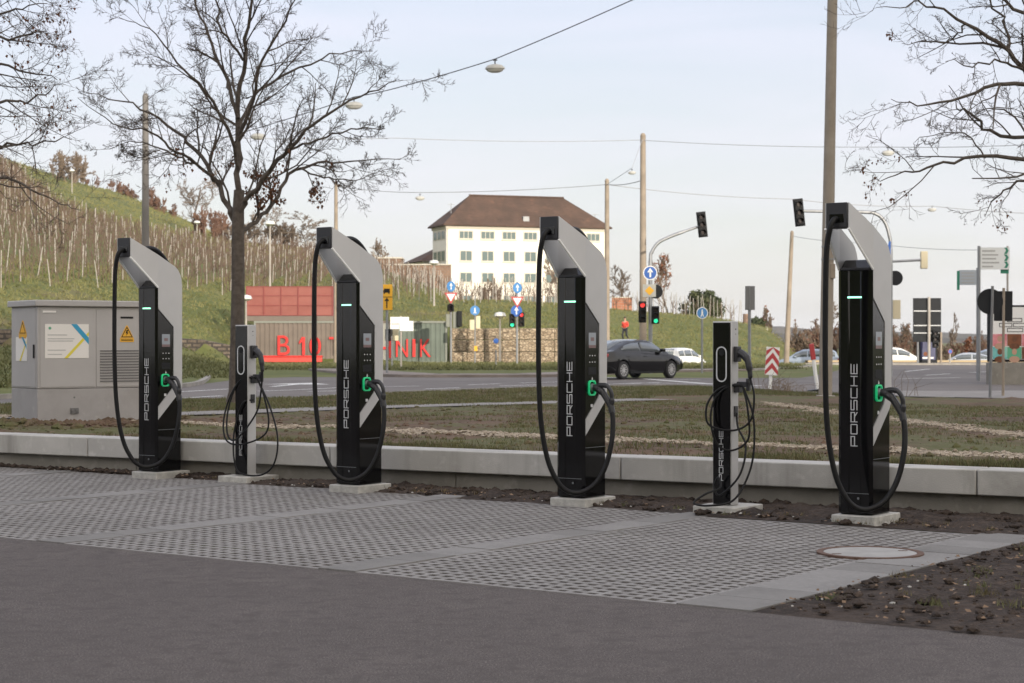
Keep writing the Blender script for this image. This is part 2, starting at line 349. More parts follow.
def build_ground():
    ys = [-420, -300, -240, -225, -215, -205, -195, -185, -175, -165, -150, -135, -120, -90, -60, -30, -10, 5, 20]
    y = 20.
    while y < 60: y += 2.5; ys.append(y)
    while y < 150: y += 1.0; ys.append(y)
    while y < 340: y += 5; ys.append(y)
    while y < 1500: y *= 1.15; ys.append(y)
    ys += [2200, 4000, 7000]
    cols = [i / 1800. for i in list(range(-900, 921, 12))]
    cols = [-7, -5, -3.4, -2.2, -1.5, -1., -.75, -.6] + cols + [.6, .75, 1., 1.5, 2.2, 3.4, 5, 7]
    mb = MB()
    for yy in ys:
        for a in cols:
            X = a * max(yy, 22.) if yy > -30 else a * (22 + (-30 - yy) * .3)
            mb.v.append((X, yy, terr(X, yy)))
    n = len(cols)
    for i in range(len(ys) - 1):
        for j in range(n - 1):
            mb.f.append((i*n + j, i*n + j + 1, (i+1)*n + j + 1, (i+1)*n + j))
    o = mb.obj('ground', 'meadow', ang=80); tag(o, 'grassy ground, vineyard hillside and an added shading ridge behind the camera', None, None, 'structure')
build_ground()

# ------------------------------------------------------------------ bay frame: s along the row (right), t towards the camera
P0 = Vector((.506, 15.3)); U = Vector((.81, -.586)).normalized(); Nv = Vector((-U.y * -1, -U.x)); Nv = Vector((U.y, -U.x))
ROT = math.atan2(U.y, U.x)
def bay(s, t, z=0.): p = P0 + U * s + Nv * t; return (p.x, p.y, z)
T1 = 4.42
SE = 4.1
def quad_sheet(pts, z): mb = MB(); mb.add([(*p[:2], z) for p in pts], [tuple(range(len(pts)))]); return mb
# asphalt lane
mb = MB(); mb.add([bay(-60, T1 + 3.), bay(60, T1 - .3), bay(60, 60), bay(-60, 60)], [(0, 1, 2, 3)])
mb = MB(); mb.add([bay(-60, T1), bay(60, T1), bay(60, 50), bay(-60, 50)], [(0, 1, 2, 3)])
tag(mb.obj('parking_lane', 'asphalt'), 'dark asphalt lane in the foreground', kind='structure')
# paving: lattice of grass-grid blocks with solid slab lines
def tback(s): return .14 if s > 1.25 else (.02 if s > -1.4 else (-.08 if s > -4.05 else -.2))
LINES = [-14.65, -12., -9.35, -6.7, -4.05, -1.4, 1.25, 3.875]
lw = lambda c: .225 if c > 3 else .15
lat = MB(); slabs = [MB(), MB()]; holes = MB()
for a, b in zip(LINES, LINES[1:]):
    s0, s1 = a + lw(a), b - lw(b); tb = tback((a + b) / 2)
    rows = int((T1 - tb) / .1); k = 0
    holes.add([bay(s0, tb, .0005), bay(s1, tb, .0005), bay(s1, T1, .0005), bay(s0, T1, .0005)], [(0, 1, 2, 3)])  # soil set nearly flush and dark, also standing in for shade in the holes
    def bx(sa, sb, ta, tb_, dz=0.):
        z0, z1 = -.03, .004 + dz
        lat.add([bay(sa, ta, z0), bay(sb, ta, z0), bay(sb, tb_, z0), bay(sa, tb_, z0), bay(sa, ta, z1), bay(sb, ta, z1), bay(sb, tb_, z1), bay(sa, tb_, z1)],
                [(4, 5, 6, 7), (0, 1, 5, 4), (1, 2, 6, 5), (2, 3, 7, 6), (3, 0, 4, 7)])
    for r in range(rows + 1):
        t = T1 - r * .1
        # solid bar (split into paver lengths, each a hair different in level)
        q = s0
        while q < s1 - .01:
            q2 = min(q + .2, s1); bx(q + .0015, q2 - .0015, t - .041, t, rnd.uniform(-.0015, .0015)); q = q2
        if r < rows:
            q = s0 + .0
            while q < s1:
                c0, c1 = max(q, s0), min(q + .038 + rnd.uniform(-.003, .003), s1)
                if c1 - c0 > .005: bx(c0, c1, t - .0995, t - .0415, rnd.uniform(-.003, .0))
                q += .1
for i, c in enumerate(LINES[1:]):
    w = lw(c); t = T1; tb = tback(c - .1) - .12
    while t > tb + .02:
        L = rnd.choice((.4, .4, .6)); t2 = max(t - L, tb); dz = rnd.uniform(-.002, .003)
        mm = slabs[1 if rnd.random() < .38 else 0]
        z0, z1 = -.04, .008 + dz
        mm.add([bay(c - w + .002, t2 + .003, z0), bay(c + w - .002, t2 + .003, z0), bay(c + w - .002, t - .003, z0), bay(c - w + .002, t - .003, z0),
                bay(c - w + .002, t2 + .003, z1), bay(c + w - .002, t2 + .003, z1), bay(c + w - .002, t - .003, z1), bay(c - w + .002, t - .003, z1)],
               [(4, 5, 6, 7), (0, 1, 5, 4), (1, 2, 6, 5), (2, 3, 7, 6), (3, 0, 4, 7)])
        t = t2
tag(lat.obj('paving', 'lattice', smooth=False), 'grass grid paving of the charging bays', kind='structure')
tag(slabs[0].obj('paving_slabs', 'slab', smooth=False), 'smooth slab lines between the bays', kind='structure')
tag(slabs[1].obj('paving_slabs', 'slab_dark', smooth=False), 'darker slabs in the bay lines', kind='structure')
tag(holes.obj('paving_soil', 'soil_dark', smooth=False), 'soil in the paving gaps', kind='structure')

# soil strip by the wall and soil bed on the right
WA, WB = Vector((-5.71, 20.1)), Vector((4.08, 14.36)); WU = (WB - WA).normalized(); WN = Vector((-WU.y, WU.x))  # WN points away from camera
def wl(k, d, z=0.): p = WA + WU * k + WN * d; return (p.x, p.y, z)
def ws(X): return WA.y + WU.y / WU.x * (X - WA.x)
soil = MB()
def soil_patch(corners, nu, nv, z, amp, edge=True):
    a, b, c, d = [Vector(p[:2]) for p in corners]; base = len(soil.v)
    for i in range(nv + 1):
        for j in range(nu + 1):
            u, v = j / nu, i / nv; p = (a * (1-u) + b * u) * (1-v) + (d * (1-u) + c * u) * v
            e = min(1, min(u, 1-u) * 8, min(v, 1-v) * 5) if edge else 1
            h = z + amp * e * (mnoise.noise((p.x * 3, p.y * 3, 1)) * .6 + mnoise.noise((p.x * 11, p.y * 11, 4)) * .5 + mnoise.noise((p.x * 27, p.y * 27, 2)) * .3 + .25)
            soil.v.append((p.x, p.y, h))
    for i in range(nv):
        for j in range(nu):
            q = base + i * (nu + 1) + j; soil.f.append((q, q + 1, q + nu + 2, q + nu + 1))
def w_of(s, t):
    return bay(s, t)
# strip: between the paving back edge and the wall, per bay span
for a, b in [(-14.5, -6.7), (-6.7, -4.05), (-4.05, -1.4), (-1.4, 1.25), (1.25, 3.875)]:
    tb = tback((a + b) / 2) + .0
    A, B = bay(a, tb), bay(b, tb)
    def wallpt(p):
        q = Vector(p[:2]); k = (q - WA).dot(WU); return wl(k, .1)
    soil_patch([A, B, wallpt(B), wallpt(A)], int((b - a) * 20), 22, .004, .075)
soil_patch([bay(SE, T1), bay(SE + 9, T1), wl(25, .1), wallpt(bay(SE - .3, .05))], 240, 130, .0, .06)
so = soil.obj('soil_bed', 'soil', ang=180); tag(so, 'dark bare soil beside the paving', kind='structure')

# clods and stones on the soil
def ico(mb, c, r, sq=.6):
    t = [(0,0,1),(.9,0,.35),(.28,.85,.35),(-.72,.53,.35),(-.72,-.53,.35),(.28,-.85,.35),(.7,.5,-.4),(-.3,.8,-.4),(-.9,0,-.4),(-.3,-.8,-.4),(.7,-.5,-.4)]
    vs = [(c[0] + r * x * rnd.uniform(.6, 1.2), c[1] + r * y * rnd.uniform(.6, 1.2), c[2] + r * sq * z * rnd.uniform(.6, 1.2)) for x, y, z in t]
    mb.add(vs, [(0,1,2),(0,2,3),(0,3,4),(0,4,5),(0,5,1),(1,6,2),(2,7,3),(3,8,4),(4,9,5),(5,10,1),(2,6,7),(3,7,8),(4,8,9),(5,9,10),(1,10,6)])
cl = MB(); pb = MB()
for _ in range(1500):
    s = rnd.uniform(-9, 3.9); k0 = Vector(bay(s, tback(s))[:2]); q = (k0 - WA).dot(WU); k1 = Vector(wl(q, -.02)[:2]); p = k0.lerp(k1, rnd.random() ** .8)
    ico(cl, (p.x, p.y, .02), rnd.choice((.012, .018, .025, .045)) * rnd.uniform(.7, 1.4))
for _ in range(900):
    p = Vector(bay(SE + rnd.random() ** 1.3 * 4.5 + .05, rnd.uniform(.3, T1))[:2])
    ico(cl, (p.x, p.y, .02), rnd.choice((.01, .015, .02, .035)) * rnd.uniform(.7, 1.3))
for _ in range(70):
    p = Vector(bay(SE + rnd.random() * 4 + .05, rnd.uniform(.2, T1))[:2]) if rnd.random() < .6 else Vector(bay(rnd.uniform(-7, 3.8), .0)[:2])
    ico(pb, (p.x, p.y, .03), rnd.uniform(.006, .016))
tag(cl.obj('dirt_clods', 'soil', smooth=False), 'clods of dark earth', kind='stuff'); tag(pb.obj('gravel_pebbles', 'pad', smooth=False), 'pale pebbles on the soil', kind='stuff')

# manhole
t = thing('manhole_cover', 'round concrete manhole cover with rusty iron ring in the paving', 'manhole cover', (Xp(870, 11.85), 11.85, 0))
circ = lambda r, n=48: [(r * math.cos(2*math.pi*i/n), r * math.sin(2*math.pi*i/n)) for i in range(n)]
MB().ring(circ(.348), circ(.305), -.03, .016, 'z').obj('iron_ring', 'iron_rust', t)
MB().prism(circ(.303), -.03, .013, 'z').obj('concrete_lid', mat('lid', (.29, .283, .268), .85, var=.12, vscale=5), t)
for an in (.35, math.pi + .35): MB().box(.25*math.cos(an) - .03, .25*math.cos(an) + .03, .25*math.sin(an) - .014, .25*math.sin(an) + .014, .0, .0145).obj('lifting_slot', 'iron_rust', t)

# ------------------------------------------------------------------ retaining wall
WLEN = 30
t = thing('retaining_wall', 'low pale concrete wall with overhanging coping behind the chargers', 'wall', (WA.x, WA.y, 0), math.atan2(WU.y, WU.x))
mbw = MB()
for x0 in range(-14, WLEN, 4): mbw.box(x0 + .004, x0 + 3.996, 0, .3, -.2, .165)
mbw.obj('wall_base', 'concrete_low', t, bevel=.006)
x = -14.6
for L in [3.2] * 15:
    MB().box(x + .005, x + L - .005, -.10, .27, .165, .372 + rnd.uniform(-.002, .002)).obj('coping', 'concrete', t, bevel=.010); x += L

# ------------------------------------------------------------------ garden behind the wall
ROADN = [(-40, 20), (-20, 25.5), (-12, 30.3), (-9.3, 32.9), (-7, 38), (-5.2, 40.3), (-3.3, 45.4), (1.4, 51.4), (5.5, 52.6), (7.4, 46), (9, 42.2), (11.6, 41.0), (16, 39.5), (40, 33)]
def gz(X, Y, bumps=True):
    k = (Vector((X, Y)) - WA).dot(WN)
    z = lerp(.335, .10, sstep(0, 24, k)) if k > 0 else .335
    if bumps:
        z += .030 * mnoise.noise((X * 1.1, Y * 1.1, 0)) + .022 * mnoise.noise((X * 4, Y * 4, 3)) + .016 * mnoise.noise((X * 11, Y * 9, 5))
    return z
def seg_d(p, pts):
    best = 1e9
    for a, b in zip(pts, pts[1:]):
        a, b = Vector(a), Vector(b); ab = b - a; u = clamp((p - a).dot(ab) / ab.length_squared); best = min(best, (p - a - ab * u).length)
    return best
GP1 = [(-7.5, 26.0), (-5., 24.1), (-1.35, 21.7), (.53, 20.05), (2.69, 18.3), (4.66, 16.75), (7.5, 14.9)]
GP2 = [(5.35, 37.6), (5.55, 31), (5.75, 26.7), (6.0, 21.2), (6.3, 16)]
FP = [(-11, 23.6), (-8, 25.2), (-5.07, 27.5), (-2.4, 32.5), (.57, 36.9), (3.2, 40.3)]
garden = MB(); turf = MB()
xs = [i * .16 for i in range(-100, 95)]
NV = 150
for X in xs:
    y0 = ws(X) + .26 / WU.x; y1 = interp(ROADN, X) - .15
    for i in range(NV + 1):
        v = i / NV; Y = y0 + (y1 - y0) * v ** 1.6
        z = gz(X, Y)
        p = Vector((X, Y))
        if abs(X) < 14:
            d = seg_d(p, FP) / .62
            if d < 1.3: z = lerp(gz(X, Y, False) - .02, z, sstep(.6, 1.3, d))
        if Y > 45: pass
        garden.v.append((X, Y, z - .05 * (1 if i == 0 else 0)))
for j in range(len(xs) - 1):
    for i in range(NV):
        q = j * (NV + 1) + i; garden.f.append((q, q + NV + 1, q + NV + 2, q + 1))
go = garden.obj('garden_soil', 'garden', ang=180); tag(go, 'sparse brown planting bed behind the wall', kind='structure')
def strip(name, m, pts, w, lift, step=.35, label='', zf=None, jag=0.):
    mb = MB(); P = [Vector((*p, 0)) for p in pts]; q = catmull(P, 12); n = 0
    for i, p in enumerate(q):
        t = (q[min(i+1, len(q)-1)] - q[max(i-1, 0)]).normalized(); nn = Vector((-t.y, t.x, 0))
        for k in (-1, -.33, .33, 1):
            e = p + nn * (w * k + (rnd.uniform(-jag, jag) if abs(k) == 1 else 0)); z = (zf or (lambda a, b: gz(a, b, False)))(e.x, e.y) + lift
            mb.v.append((e.x, e.y, z))
    for i in range(len(q) - 1):
        for k in range(3): a = i * 4 + k; mb.f.append((a, a + 1, a + 5, a + 4))
    o = mb.obj(name, m, ang=80); tag(o, label, kind='structure'); return o
strip('footpath', 'walk', FP, .60, .012, label='narrow grey footpath')

gv = MB()
for pts, w, n in ((GP1, .30, 9500), (GP2, .27, 5000)):
    q = catmull([Vector((*p, 0)) for p in pts], 30)
    for _ in range(n):
        i = rnd.randrange(len(q) - 1); p = q[i].lerp(q[i+1], rnd.random()); t_ = (q[i+1] - q[i]).normalized(); nn = Vector((-t_.y, t_.x, 0)); off = clamp(rnd.gauss(0, .5), -1.35, 1.35) * w
        p = p + nn * off; ico(gv, (p.x, p.y, gz(p.x, p.y) + .008), rnd.uniform(.012, .034), .6)
tag(gv.obj('gravel', 'gravel', smooth=False), 'loose pale gravel stones on the strips', kind='stuff')
cd = MB()
for _ in range(5200):
    X = rnd.uniform(-7.5, 12); Y = ws(X) + .4 + rnd.random() ** 1.4 * 22
    if Y > interp(ROADN, X) - 5 or min(seg_d(Vector((X, Y)), GP1) - .3, seg_d(Vector((X, Y)), GP2) - .3, seg_d(Vector((X, Y)), FP) - .7) < 0: continue
    ico(cd, (X, Y, gz(X, Y)), rnd.choice((.015, .02, .028, .045)) * rnd.uniform(.7, 1.3), .7)
tag(cd.obj('garden_clods', 'garden', smooth=False), 'crumbly brown clods of the planting bed', kind='stuff')
# grass blades: verge by the road, edge of the wall, sparse tufts
def blades(mb, X, Y, z, h, w, n, spread):
    for _ in range(n):
        a = rnd.uniform(0, 6.283); r = spread * rnd.random(); x, y = X + r * math.cos(a), Y + r * math.sin(a)
        b = rnd.uniform(0, 6.283); hh = h * rnd.uniform(.5, 1.2); lx, ly = math.cos(b) * hh * .45, math.sin(b) * hh * .45
        c = rnd.uniform(0, 6.283); wx, wy = math.cos(c) * w, math.sin(c) * w
        mb.add([(x - wx, y - wy, z), (x + wx, y + wy, z), (x + lx, y + ly, z + hh)], [(0, 1, 2)])
g1 = MB(); g2 = MB()
for _ in range(5200):                                         # verge
    X = rnd.uniform(-11, 8.2); y1 = interp(ROADN, X) - .2; fy = y1 - 9
    for (xa, ya), (xb, yb) in zip(FP, FP[1:]):
        if xa <= X <= xb: fy = lerp(ya, yb, (X - xa) / (xb - xa)) + .75
    if X > 3.2: fy = 43
    if y1 <= fy: continue
    Y = rnd.uniform(fy, y1); blades(g1 if rnd.random() < .82 else g2, X, Y, gz(X, Y, False), .055, .010, 11, .3)
for _ in range(2600):                                         # along the wall
    k = rnd.uniform(1, 12.5); d = .34 + abs(rnd.gauss(0, .28))
    p = wl(k, d)
    if mnoise.noise((p[0] * 1.1, p[1] * 1.1, 9)) > .02 or p[0] > 3.2:
        if seg_d(Vector(p[:2]), GP1) > .42: blades(g1 if rnd.random() < .6 else g2, p[0], p[1], gz(p[0], p[1]), .06, .006, 9, .12)
for _ in range(9000):                                         # sparse in the bed
    X = rnd.uniform(-7, 12); Y = ws(X) + .5 + rnd.random() * 24
    if Y > interp(ROADN, X) - .3: continue
    p = Vector((X, Y))
    if min(seg_d(p, GP1) - .42, seg_d(p, GP2) - .48, seg_d(p, FP) - .62) < 0: continue
    dens = mnoise.noise((X * .35, Y * .35, 2)) + (.35 if X > 0 else -.25)
    if dens > .05 + rnd.uniform(-.2, .2): blades(g2 if rnd.random() < .4 else g1, X, Y, gz(X, Y) - .005, .05, .006, 13, .30)
for _ in range(90):                                           # tufts on the near soil
    p = bay(SE + rnd.uniform(.1, 4.5), rnd.uniform(.3, T1 - .1)); n = rnd.choice((8, 14, 40)); blades(g1 if rnd.random() < .5 else g2, p[0], p[1], .015, .045, .003, n, .04 + n * .0012)
for _ in range(40):
    s = rnd.uniform(-6, 3.8); p = bay(s, tback(s) - rnd.uniform(.05, .35)); blades(g1 if rnd.random() < .3 else g2, p[0], p[1], .02, .04, .003, 14, .05)
tag(g1.obj('grass', 'blade', smooth=False), 'short green grass on verge and bed', kind='stuff')
tag(g2.obj('grass', 'blade_dry', smooth=False), 'dry yellowed grass on verge and bed', kind='stuff')
dl = MB()
for _ in range(1500):
    if rnd.random() < .55: q_ = bay(SE + rnd.random() ** 1.2 * 5 + .02, rnd.uniform(.1, T1)); x, y, z = q_[0], q_[1], .035
    elif rnd.random() < .5: s_0 = rnd.uniform(-7, 3.8); q_ = bay(s_0, tback(s_0) - rnd.uniform(-.1, .4)); x, y, z = q_[0], q_[1], .035
    else: x = rnd.uniform(-6, 10); y = ws(x) + .4 + rnd.random() * 8; z = gz(x, y) + .02
    a = rnd.uniform(0, 6.28); w_ = rnd.uniform(.008, .022); c_, d_ = math.cos(a) * w_, math.sin(a) * w_
    dl.add([(x - c_, y - d_, z), (x + d_ * .6, y - c_ * .6, z + rnd.uniform(0, .012)), (x + c_, y + d_, z + rnd.uniform(-.005, .012)), (x - d_ * .6, y + c_ * .6, z)], [(0, 1, 2, 3)])
tag(dl.obj('fallen_leaves', 'leaf_dead', smooth=False), 'scattered dead brown leaves on soil and bed', kind='stuff')
wd = MB()
for (px, Y, n) in [(775, 47, 26), (790, 46, 40), (905, 43, 8)]:
    for _ in range(n):
        X = Xp(px, Y) + rnd.gauss(0, .25); y = Y + rnd.gauss(0, .3); h = rnd.uniform(.15, .7) if n < 30 else rnd.uniform(.1, .4)
        wd.tube([(X, y, .1), (X + rnd.gauss(0, .08), y, .1 + h * .6), (X + rnd.gauss(0, .2), y + rnd.gauss(0, .1), .1 + h)], [.008, .006, .003], 3, False)
tag(wd.obj('dry_weeds', 'twig_far', smooth=False), 'dry weed stalks by the road edge', kind='stuff')

# ------------------------------------------------------------------ roads
def poly_sheet(name, pts, z, m, label):
    bm = bmesh.new(); vs = [bm.verts.new((x, y, z)) for x, y in pts]; f = bm.faces.new(vs); bmesh.ops.triangulate(bm, faces=[f]); bmesh.ops.recalc_face_normals(bm, faces=bm.faces)
    me = bpy.data.meshes.new(name); bm.to_mesh(me); bm.free(); me.materials.append(M[m]); o = bpy.data.objects.new(name, me); COL.objects.link(o); tag(o, label, kind='structure')
    for p in me.polygons:
        if p.normal.z < 0: me.flip_normals(); break
    return o
FARK = [(-45, 36), (-20, 38.5), (-14, 41.0), (-11.8, 43.4), (-9.9, 52.0), (-10.2, 60), (-13.5, 78), (-22, 100)]
FARK2 = [(-13, 100), (-9.5, 84), (-8.6, 80.0), (-5, 69.5), (-1, 68.5), (2, 69.5), (6, 77), (11, 82), (16, 95), (17, 104), (60, 104)]
NEARK = [p for p in ROADN]
road = NEARK + [(60, 30), (60, 104)] + list(reversed(FARK2[:-1])) + [(-13, 100)] + list(reversed(FARK)) + [(-60, 20)]
poly_sheet('road', [(-60, 12)] + road[:-1] + [(-60, 30)], .035, 'road', 'grey asphalt main road and junction')
poly_sheet('road', [(17, 104), (60, 104), (70, 118.5), (19.5, 118.5)], .034, 'road', 'far side of the junction')
def kerbline(pts, m, w, h, name='kerb', label='stone kerb'):
    mb = MB(); P = catmull([Vector((*p, 0)) for p in pts], 6)
    for i, p in enumerate(P):
        t = (P[min(i+1, len(P)-1)] - P[max(i-1, 0)]).normalized(); n = Vector((-t.y, t.x, 0))
        for d, z in ((0, -.05), (0, h), (w, h), (w, -.05)): q = p + n * d; mb.v.append((q.x, q.y, z))
    for i in range(len(P) - 1):
        for k in range(3): a = i * 4 + k; mb.f.append((a, a + 1, a + 5, a + 4))
    tag(mb.obj(name, m), label, kind='structure')
kerbline(FARK, 'kerb', .18, .15); kerbline(FARK2[1:8], 'far_walk', 2.6, .14, 'pavement', 'brown pavement strip along the far kerb'); kerbline(FARK2[7:], 'kerb', .3, .15)
kerbline([(-20, 25.4), (-12, 30.2), (-9.3, 32.8), (-7, 37.9), (-5.2, 40.2), (-3.3, 45.3), (1.4, 51.3), (5.5, 52.5), (7.4, 45.8), (9, 42)], 'kerb', -.14, .14)
kerbline([(19.5, 118.6), (70, 118.6)], mat('kerb_sunlit', (.42, .33, .2), .9), 1.2, .16)  # warm sunlight on the far kerb put into its colour
def mark(pts, w, z=.042):
    mb = MB(); P = [Vector((*p, 0)) for p in pts]
    for i, p in enumerate(P):
        t = (P[min(i+1, len(P)-1)] - P[max(i-1, 0)]).normalized(); n = Vector((-t.y, t.x, 0)) * w / 2
        a, b = p + n, p - n; mb.v += [(a.x, a.y, z), (b.x, b.y, z)]
    for i in range(len(P) - 1): mb.f.append((2*i, 2*i + 1, 2*i + 3, 2*i + 2))
    tag(mb.obj('road_marking', 'paint'), 'white road marking', kind='structure')
def gp(px, py, z=.04): Y = (EYE - z) * F / (py - HZ); return (Xp(px, Y), Y)
def mk(*pp, w=.16): mark([gp(*p) for p in pp], w)
mk((0, 403.3), (20, 402.2)); mk((0, 408.5), (20, 407.5)); mk((140, 400.5), (175, 398.5), (222, 395.8)); mk((180, 391.8), (228, 389))
mk((258, 391.2), (300, 389.6), (345, 387.4), (420, 386)); mk((308, 391.6), (345, 390.6)); mk((420, 391.5), (480, 389.2), (560, 386.0), (600, 384.4), (660, 382.6), w=.2)
mk((425, 389), (460, 387.6)); mk((500, 386), (540, 384.8)); mk((468, 384.8), (500, 383.6)); mk((520, 383), (560, 381.8))
mk((600, 377.2), (640, 378.4), (705, 383.6), (760, 386), w=.3); mk((605, 384.2), (640, 383), (700, 383.6)); mk((618, 377.5), (700, 380), w=.14)
mk((905, 371.5), (930, 369)); mk((925, 375.2), (950, 373.8)); mk((900, 378.8), (960, 377.6), w=.2); mk((970, 372.5), (990, 371.5))
mk((900, 393.5), (960, 396), w=.5); mk((945, 397.5), (962, 394.5), w=.4)
# lane arrow
mba = MB(); a0 = Vector(gp(272, 386.6)); a1 = Vector(gp(296, 384.4)); d = (a1 - a0); n = Vector((-d.y, d.x)).normalized()
mba.add([(*(a0 - n * .12), .043), (*(a1 - n * .12), .043), (*(a1 + n * .12), .043), (*(a0 + n * .12), .043)], [(0, 1, 2, 3)])
h = a1; mba.add([(*(h + n * 1.1), .043), (*(h - n * 1.1), .043), (*(h + d.normalized() * 2.0), .043)], [(0, 1, 2)])
tag(mba.obj('road_marking', 'paint'), 'white lane arrow', kind='structure')
poly_sheet('pavement', [gp(826, 394.5), gp(900, 397), gp(1060, 400), gp(1060, 391), gp(960, 391.5), gp(860, 391.2)], .06, 'walk', 'paved island at the road edge')

# ------------------------------------------------------------------ PORSCHE-like wide stroke lettering
GL = {
 'P': [[(0, 0), (0, 1), (1, 1), (1, .42), (0, .42)]],
 'O': [[(0, .06), (0, .94), (.06, 1), (.94, 1), (1, .94), (1, .06), (.94, 0), (.06, 0), (0, .06)]],
 'R': [[(0, 0), (0, 1), (1, 1), (1, .42), (0, .42)], [(.55, .42), (1, 0)]],
 'S': [[(1, 1), (.06, 1), (0, .94), (0, .56), (.06, .5), (.94, .5), (1, .44), (1, .06), (.94, 0), (0, 0)]],
 'C': [[(1, 1), (.06, 1), (0, .94), (0, .06), (.06, 0), (1, 0)]],
 'H': [[(0, 0), (0, 1)], [(1, 0), (1, 1)], [(0, .5), (1, .5)]],
 'E': [[(1, 1), (0, 1), (0, 0), (1, 0)], [(0, .5), (.95, .5)]],
}
def lettering(word, x0, z0, length, height, y, parent, thick=.0065):
    """text reading upwards on a face whose outward normal is -y; letters' up points to -x"""
    mb = MB(); n = len(word); gap = .28; lwid = length / (n + gap * (n - 1))
    hw = thick / 2
    for i, ch in enumerate(word):
        zb = z0 + i * lwid * (1 + gap)
        for st in GL[ch]:
            for k, ((a, b), (c, d)) in enumerate(zip(st, st[1:])):
                # letter x -> +z ; letter y -> -x
                p, q = Vector((x0 - b * height, zb + a * lwid)), Vector((x0 - d * height, zb + c * lwid))
                t = (q - p).normalized(); nn = Vector((-t.y, t.x)) * hw; p = p - t * hw; q = q + t * hw
                yy = y - .0004 * (k % 3)
                mb.prism([tuple(p + nn), tuple(p - nn), tuple(q - nn), tuple(q + nn)], yy - .002, yy + .002, 'y')
    return mb.obj('lettering', 'silver', parent, smooth=False)

# ------------------------------------------------------------------ charger (front is -y, right side +x)
def make_charger(label, loc):
    t = thing('charging_station', label, 'charger', loc, ROT, 'tall fast chargers in front of the wall')
    MB().box(-.175, .19, -.07, .40, -.05, .07).obj('base_pad', 'pad', t, bevel=.008)
    hb = .1345
    prof = [(0, .072), (.325, .072), (.325, 1.9), (.20, 2.03), (.085, 2.03), (0.0, 1.955)]
    MB().prism(prof, -hb, hb, 'x').obj('body', 'gloss_black', t, bevel=.010)
    # front fascia: two chamfers and a shallow vertical channel
    fp = [(-.1445, -.002), (-.118, -.022), (-.052, -.024), (-.046, -.017), (.046, -.017), (.052, -.024), (.118, -.022), (.1445, -.002)]
    MB().prism(fp, .085, 1.945, 'z').obj('front_fascia', 'gloss_black', t, bevel=.003)
    MB().prism([(-.134, -.002), (-.112, -.022), (.112, -.022), (.134, -.002), (.12, .02), (-.12, .02)], 1.947, 1.965, 'z').obj('fascia_cap', 'matte_black', t, bevel=.003)
    MB().box(-.058, .058, -.0265, -.0235, 1.732, 1.745).obj('light_bar', 'glow_bar', t)
    lettering('PORSCHE', .018, .60, .625, .050, -.019, t)
    MB().box(.03, .085, -.026, -.0235, .105, .13).obj('type_plate', 'silver', t)
    MB().box(-.118, .118, -.0262, -.0238, .236, .2395).obj('panel_seam', 'alu_dark', t)
    MB().disc((.03, -.0262, .20), .009, 'y', .003, 12).obj('panel_lock', 'alu_dark', t)
    MB().box(hb + .0002, hb + .0022, .006, .32, .498, .501).obj('panel_seam', 'alu_dark', t)
    # side cheeks in brushed aluminium
    xin = lambda p: 0 if p[1] is None else 0
    low = [(0, 2.283), (.235, 2.168), (.275, 2.135), (.305, 2.09), (.322, 2.04), (.33, 1.98), (.33, .955), (.318, .915), (.29, .875), (.0, .605), (0, .735), (.19, .915), (.208, .945), (.212, .98), (.212, 1.55), (.0, 1.735)]
    arm = [(-.33, 2.443), (0, 2.283), (0, 1.957), (-.33, 2.255)]
    for sg, nm in ((1, 'side_cheek'), (-1, 'side_cheek')):
        mb = MB()
        f0 = lambda p: sg * (hb + .0005 + min(0, p[0]) / .33 * .046); f1 = lambda p: f0(p) + sg * .005
        # split the C-shape into convex quads
        quads = [[(0, 2.283), (.235, 2.168), (.212, 1.55), (0, 1.735)], [(.235, 2.168), (.275, 2.135), (.305, 2.09), (.322, 2.04), (.33, 1.98), (.33, 1.55), (.212, 1.55)],
                 [(.212, 1.55), (.33, 1.55), (.33, .955), (.212, .98)], [(.33, .955), (.318, .915), (.29, .875), (.19, .915), (.208, .945), (.212, .98)],
                 [(.29, .875), (0, .605), (0, .735), (.19, .915)]]
        bm = bmesh.new()
        def face(poly):
            bm.faces.new([bm.verts.new((f1(p), p[0], p[1])) for p in poly])
        face(arm)
        for q in quads: face(q)
        bmesh.ops.remove_doubles(bm, verts=bm.verts, dist=1e-5); bmesh.ops.recalc_face_normals(bm, faces=bm.faces)
        me = bpy.data.meshes.new(nm); bm.to_mesh(me); bm.free(); me.materials.append(M['alu'])
        o = bpy.data.objects.new(nm, me); COL.objects.link(o); o.parent = t
        so_ = o.modifiers.new('sol', 'SOLIDIFY'); so_.thickness = .009; so_.offset = 0
        # edge highlight painted as a near-white strip along the arm
        e = MB(); xa = sg * (hb + .006 - .046); xb = sg * (hb + .006)
        e.tube([(xa, -.332, 2.25), (xb, -.002, 1.952)], .010, 6); e.obj('highlight_strip', 'edge_highlight', o)
    # head
    hd = MB(); hd.prism([(-.338, 2.252), (-.338, 2.446), (-.16, 2.362), (-.16, 2.255)], -.0885, .0885, 'x'); ho = hd.obj('head', 'matte_black', t, bevel=.006)
    sk = MB(); sk.prism([(-.06, 2.292), (-.06, 2.36), (.06, 2.36), (.06, 2.292)], -.342, -.336, 'y'); sk.obj('cable_port', 'gloss_black', ho, bevel=.003)
    # cooling hose behind the cheeks
    hose = catmull([(.02, -.17, 2.31), (.02, 0, 2.35), (.02, .14, 2.30), (.02, .26, 2.16), (.02, .27, 1.98)], 6)
    MB().tube(hose, .028, 10).obj('rear_hose', 'rubber', t)
    # control panel on the right side
    cp = [(.004, 1.722), (.205, 1.547), (.205, .985), (.196, .955), (.004, .765)]
    c = MB().prism(cp, hb - .002, hb + .004, 'x').obj('control_panel', 'gloss_black', t, bevel=.002)
